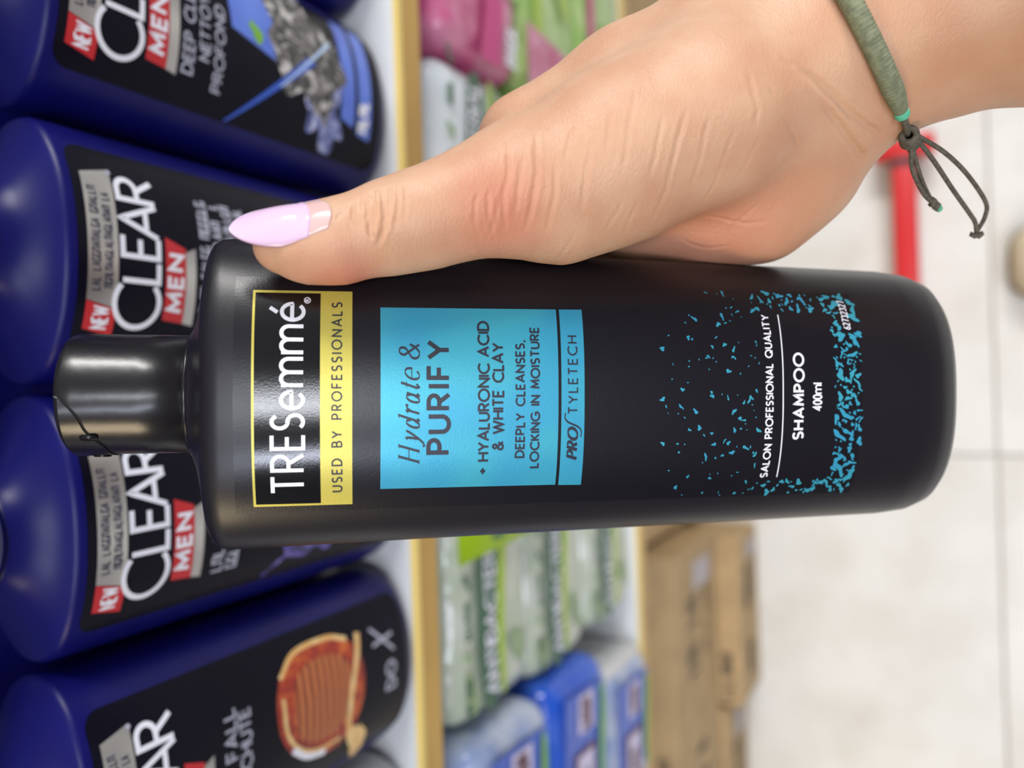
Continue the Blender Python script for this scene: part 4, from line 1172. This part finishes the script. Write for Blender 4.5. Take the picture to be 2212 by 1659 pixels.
# ================================================================== THE BRACELET
M_cord = mat('sage_thread', (134, 140, 112), 0.85, noise=((112, 118, 94), 700, .35, .65, 2.0))
M_cord2 = mat('brown_grey_cord', (104, 98, 86), 0.8, noise=((78, 74, 66), 900, .35, .65, 2.0))
M_mint = mat('mint_thread', (92, 190, 156), 0.8)
br = tag(empty('bracelet', FRAME), 'sage green cord bracelet with sliding knot on the wrist', 'bracelet')
WC = np.array((82.0, -76.0, 29.0)); WN = np.array((.416, -.684, .60)); WN /= np.linalg.norm(WN)
e1 = np.array((-1.0, 0, 0)); e1 -= WN * (e1 @ WN); e1 /= np.linalg.norm(e1); e2 = np.cross(WN, e1)
if e2[2] < 0: e2 = -e2       # e1 towards the bottle, e2 towards the viewer
ring = []
for i in range(120):
    an = 2 * math.pi * i / 120; dr = e1 * math.cos(an) + e2 * math.sin(an)
    tt = np.linspace(5, 60, 400); dd = hand_sd(WC + tt[:, None] * dr)
    k = np.argmax(dd > 0); ring.append((an, dr, float(tt[k])))
def ring_pt(an, off):
    an %= 2 * math.pi
    i = an / (2 * math.pi) * 120; a_, b_ = ring[int(i) % 120], ring[(int(i) + 1) % 120]; f_ = i - int(i)
    dr = e1 * math.cos(an) + e2 * math.sin(an)
    return WC + dr * (a_[2] * (1 - f_) + b_[2] * f_ + off)
KN = -0.10                                   # knot angle, at the side nearest the bottle
def loc(v): return (v[0] * .001, -v[2] * .001, v[1] * .001)
def cord(name, pts, rad, m, parent, n=10):
    V_, F2 = tube_mesh([loc(p_) for p_ in pts], [r * .001 for r in rad] if hasattr(rad, '__len__') else rad * .001, n)
    return mesh_obj(name, V_, F2, m, parent)
# wrapped band with thread ridges
a0, a1, nn = KN + .42, KN + 2 * math.pi - .55, 520
pts, rad = [], []
for i in range(nn + 1):
    t_ = i / nn; an = a0 + (a1 - a0) * t_
    tp = min(1, t_ / .06, (1 - t_) / .06); base_r = 1.05 + 1.15 * tp ** .6
    pts.append(ring_pt(an, base_r * .75)); rad.append(base_r * (1 + .045 * math.sin(i * 1.9)))
band_o = cord('wrapped_band', pts, rad, M_cord, br, 12)
cord('mint_stitch', [ring_pt(KN + .385 + .012 * i, 1.2) for i in range(8)], [1.0, 1.45, 1.6, 1.6, 1.55, 1.6, 1.5, 1.2], M_mint, br)
cord('thin_cord', [ring_pt(KN + .40 - .4 * i / 10, .9) for i in range(11)], .75, M_cord2, br)
cord('thin_cord', [ring_pt(KN - .55 * i / 10, .9) for i in range(11)], .75, M_cord2, br)
# sliding knot: five turns of cord
K0 = ring_pt(KN, 1.6)
kt = ring_pt(KN + .05, 1.6) - ring_pt(KN - .05, 1.6); kt /= np.linalg.norm(kt)
kd = np.cross(kt, WN); kd /= np.linalg.norm(kd)
kb = np.cross(kt, kd)
pts = []
for i in range(5 * 16 + 1):
    an = 2 * math.pi * i / 16; pts.append(K0 + kt * (-2.6 + 5.2 * i / 80) + (kd * math.cos(an) + kb * math.sin(an)) * 1.5)
cord('sliding_knot', pts, .72, M_cord2, br)
# tails hanging from the knot
RTv = np.array((1.0, 0, 0))
def rel(p_, s_, q_): return K0 + np.array((p_ - 59.5, s_ + 86.0, q_ - 34.0))
def tail(pts_, rad_, name='tail_cord'): return cord(name, spline(pts_, 8), rad_, M_cord2, br, 8)
DN = np.array((-.35, -.75, -.56)); DN /= np.linalg.norm(DN)
cord('sliding_knot', [K0 + DN * (1.0 + .55 * i) + kt * .8 * math.sin(i * 1.3) + WN * .8 * math.cos(i * 1.3) for i in range(8)], .85, M_cord2, br)
e_ = rel(48.2, -102, 22.6)
for s_ in (-1, 1):
    tail([rel(58.5, -87.5, 33), rel(55.0 + .7 * s_, -91, 29.5 + .6 * s_), rel(50.8 + 1.1 * s_, -96.4, 26), e_], .55)
D2 = np.array((-.35, -.85, -.3)); D2 /= np.linalg.norm(D2)
cord('tail_knot', [e_ + D2 * (-.6 + .42 * i) + (RTv * math.cos(i * 1.6) + WN * math.sin(i * 1.6)) * .65 for i in range(9)], .72, M_cord2, br)
cord('mint_tip', [e_ + D2 * 2.4, e_ + D2 * 3.5], [1.0, .8], M_mint, br)
e_ = rel(42.0, -117.4, 20)
tail([rel(59.5, -88, 34), rel(56.2, -97, 29), rel(51.0, -105.2, 25.5), rel(46.2, -113.4, 22), rel(44.2, -116.0, 21), e_], .55)
tail([rel(60.2, -88, 34), rel(58.6, -99, 29.5), rel(55.0, -108.6, 26), rel(49.4, -117.4, 22.6), rel(46.0, -118.6, 21.4), e_], .55)
cord('tail_knot', [e_ + RTv * -.6 + np.array((0, 1, 0)) * (-1.2 + .3 * i) + (RTv * math.cos(i * 1.6) + WN * math.sin(i * 1.6)) * .45 for i in range(9)], .66, M_cord2, br)
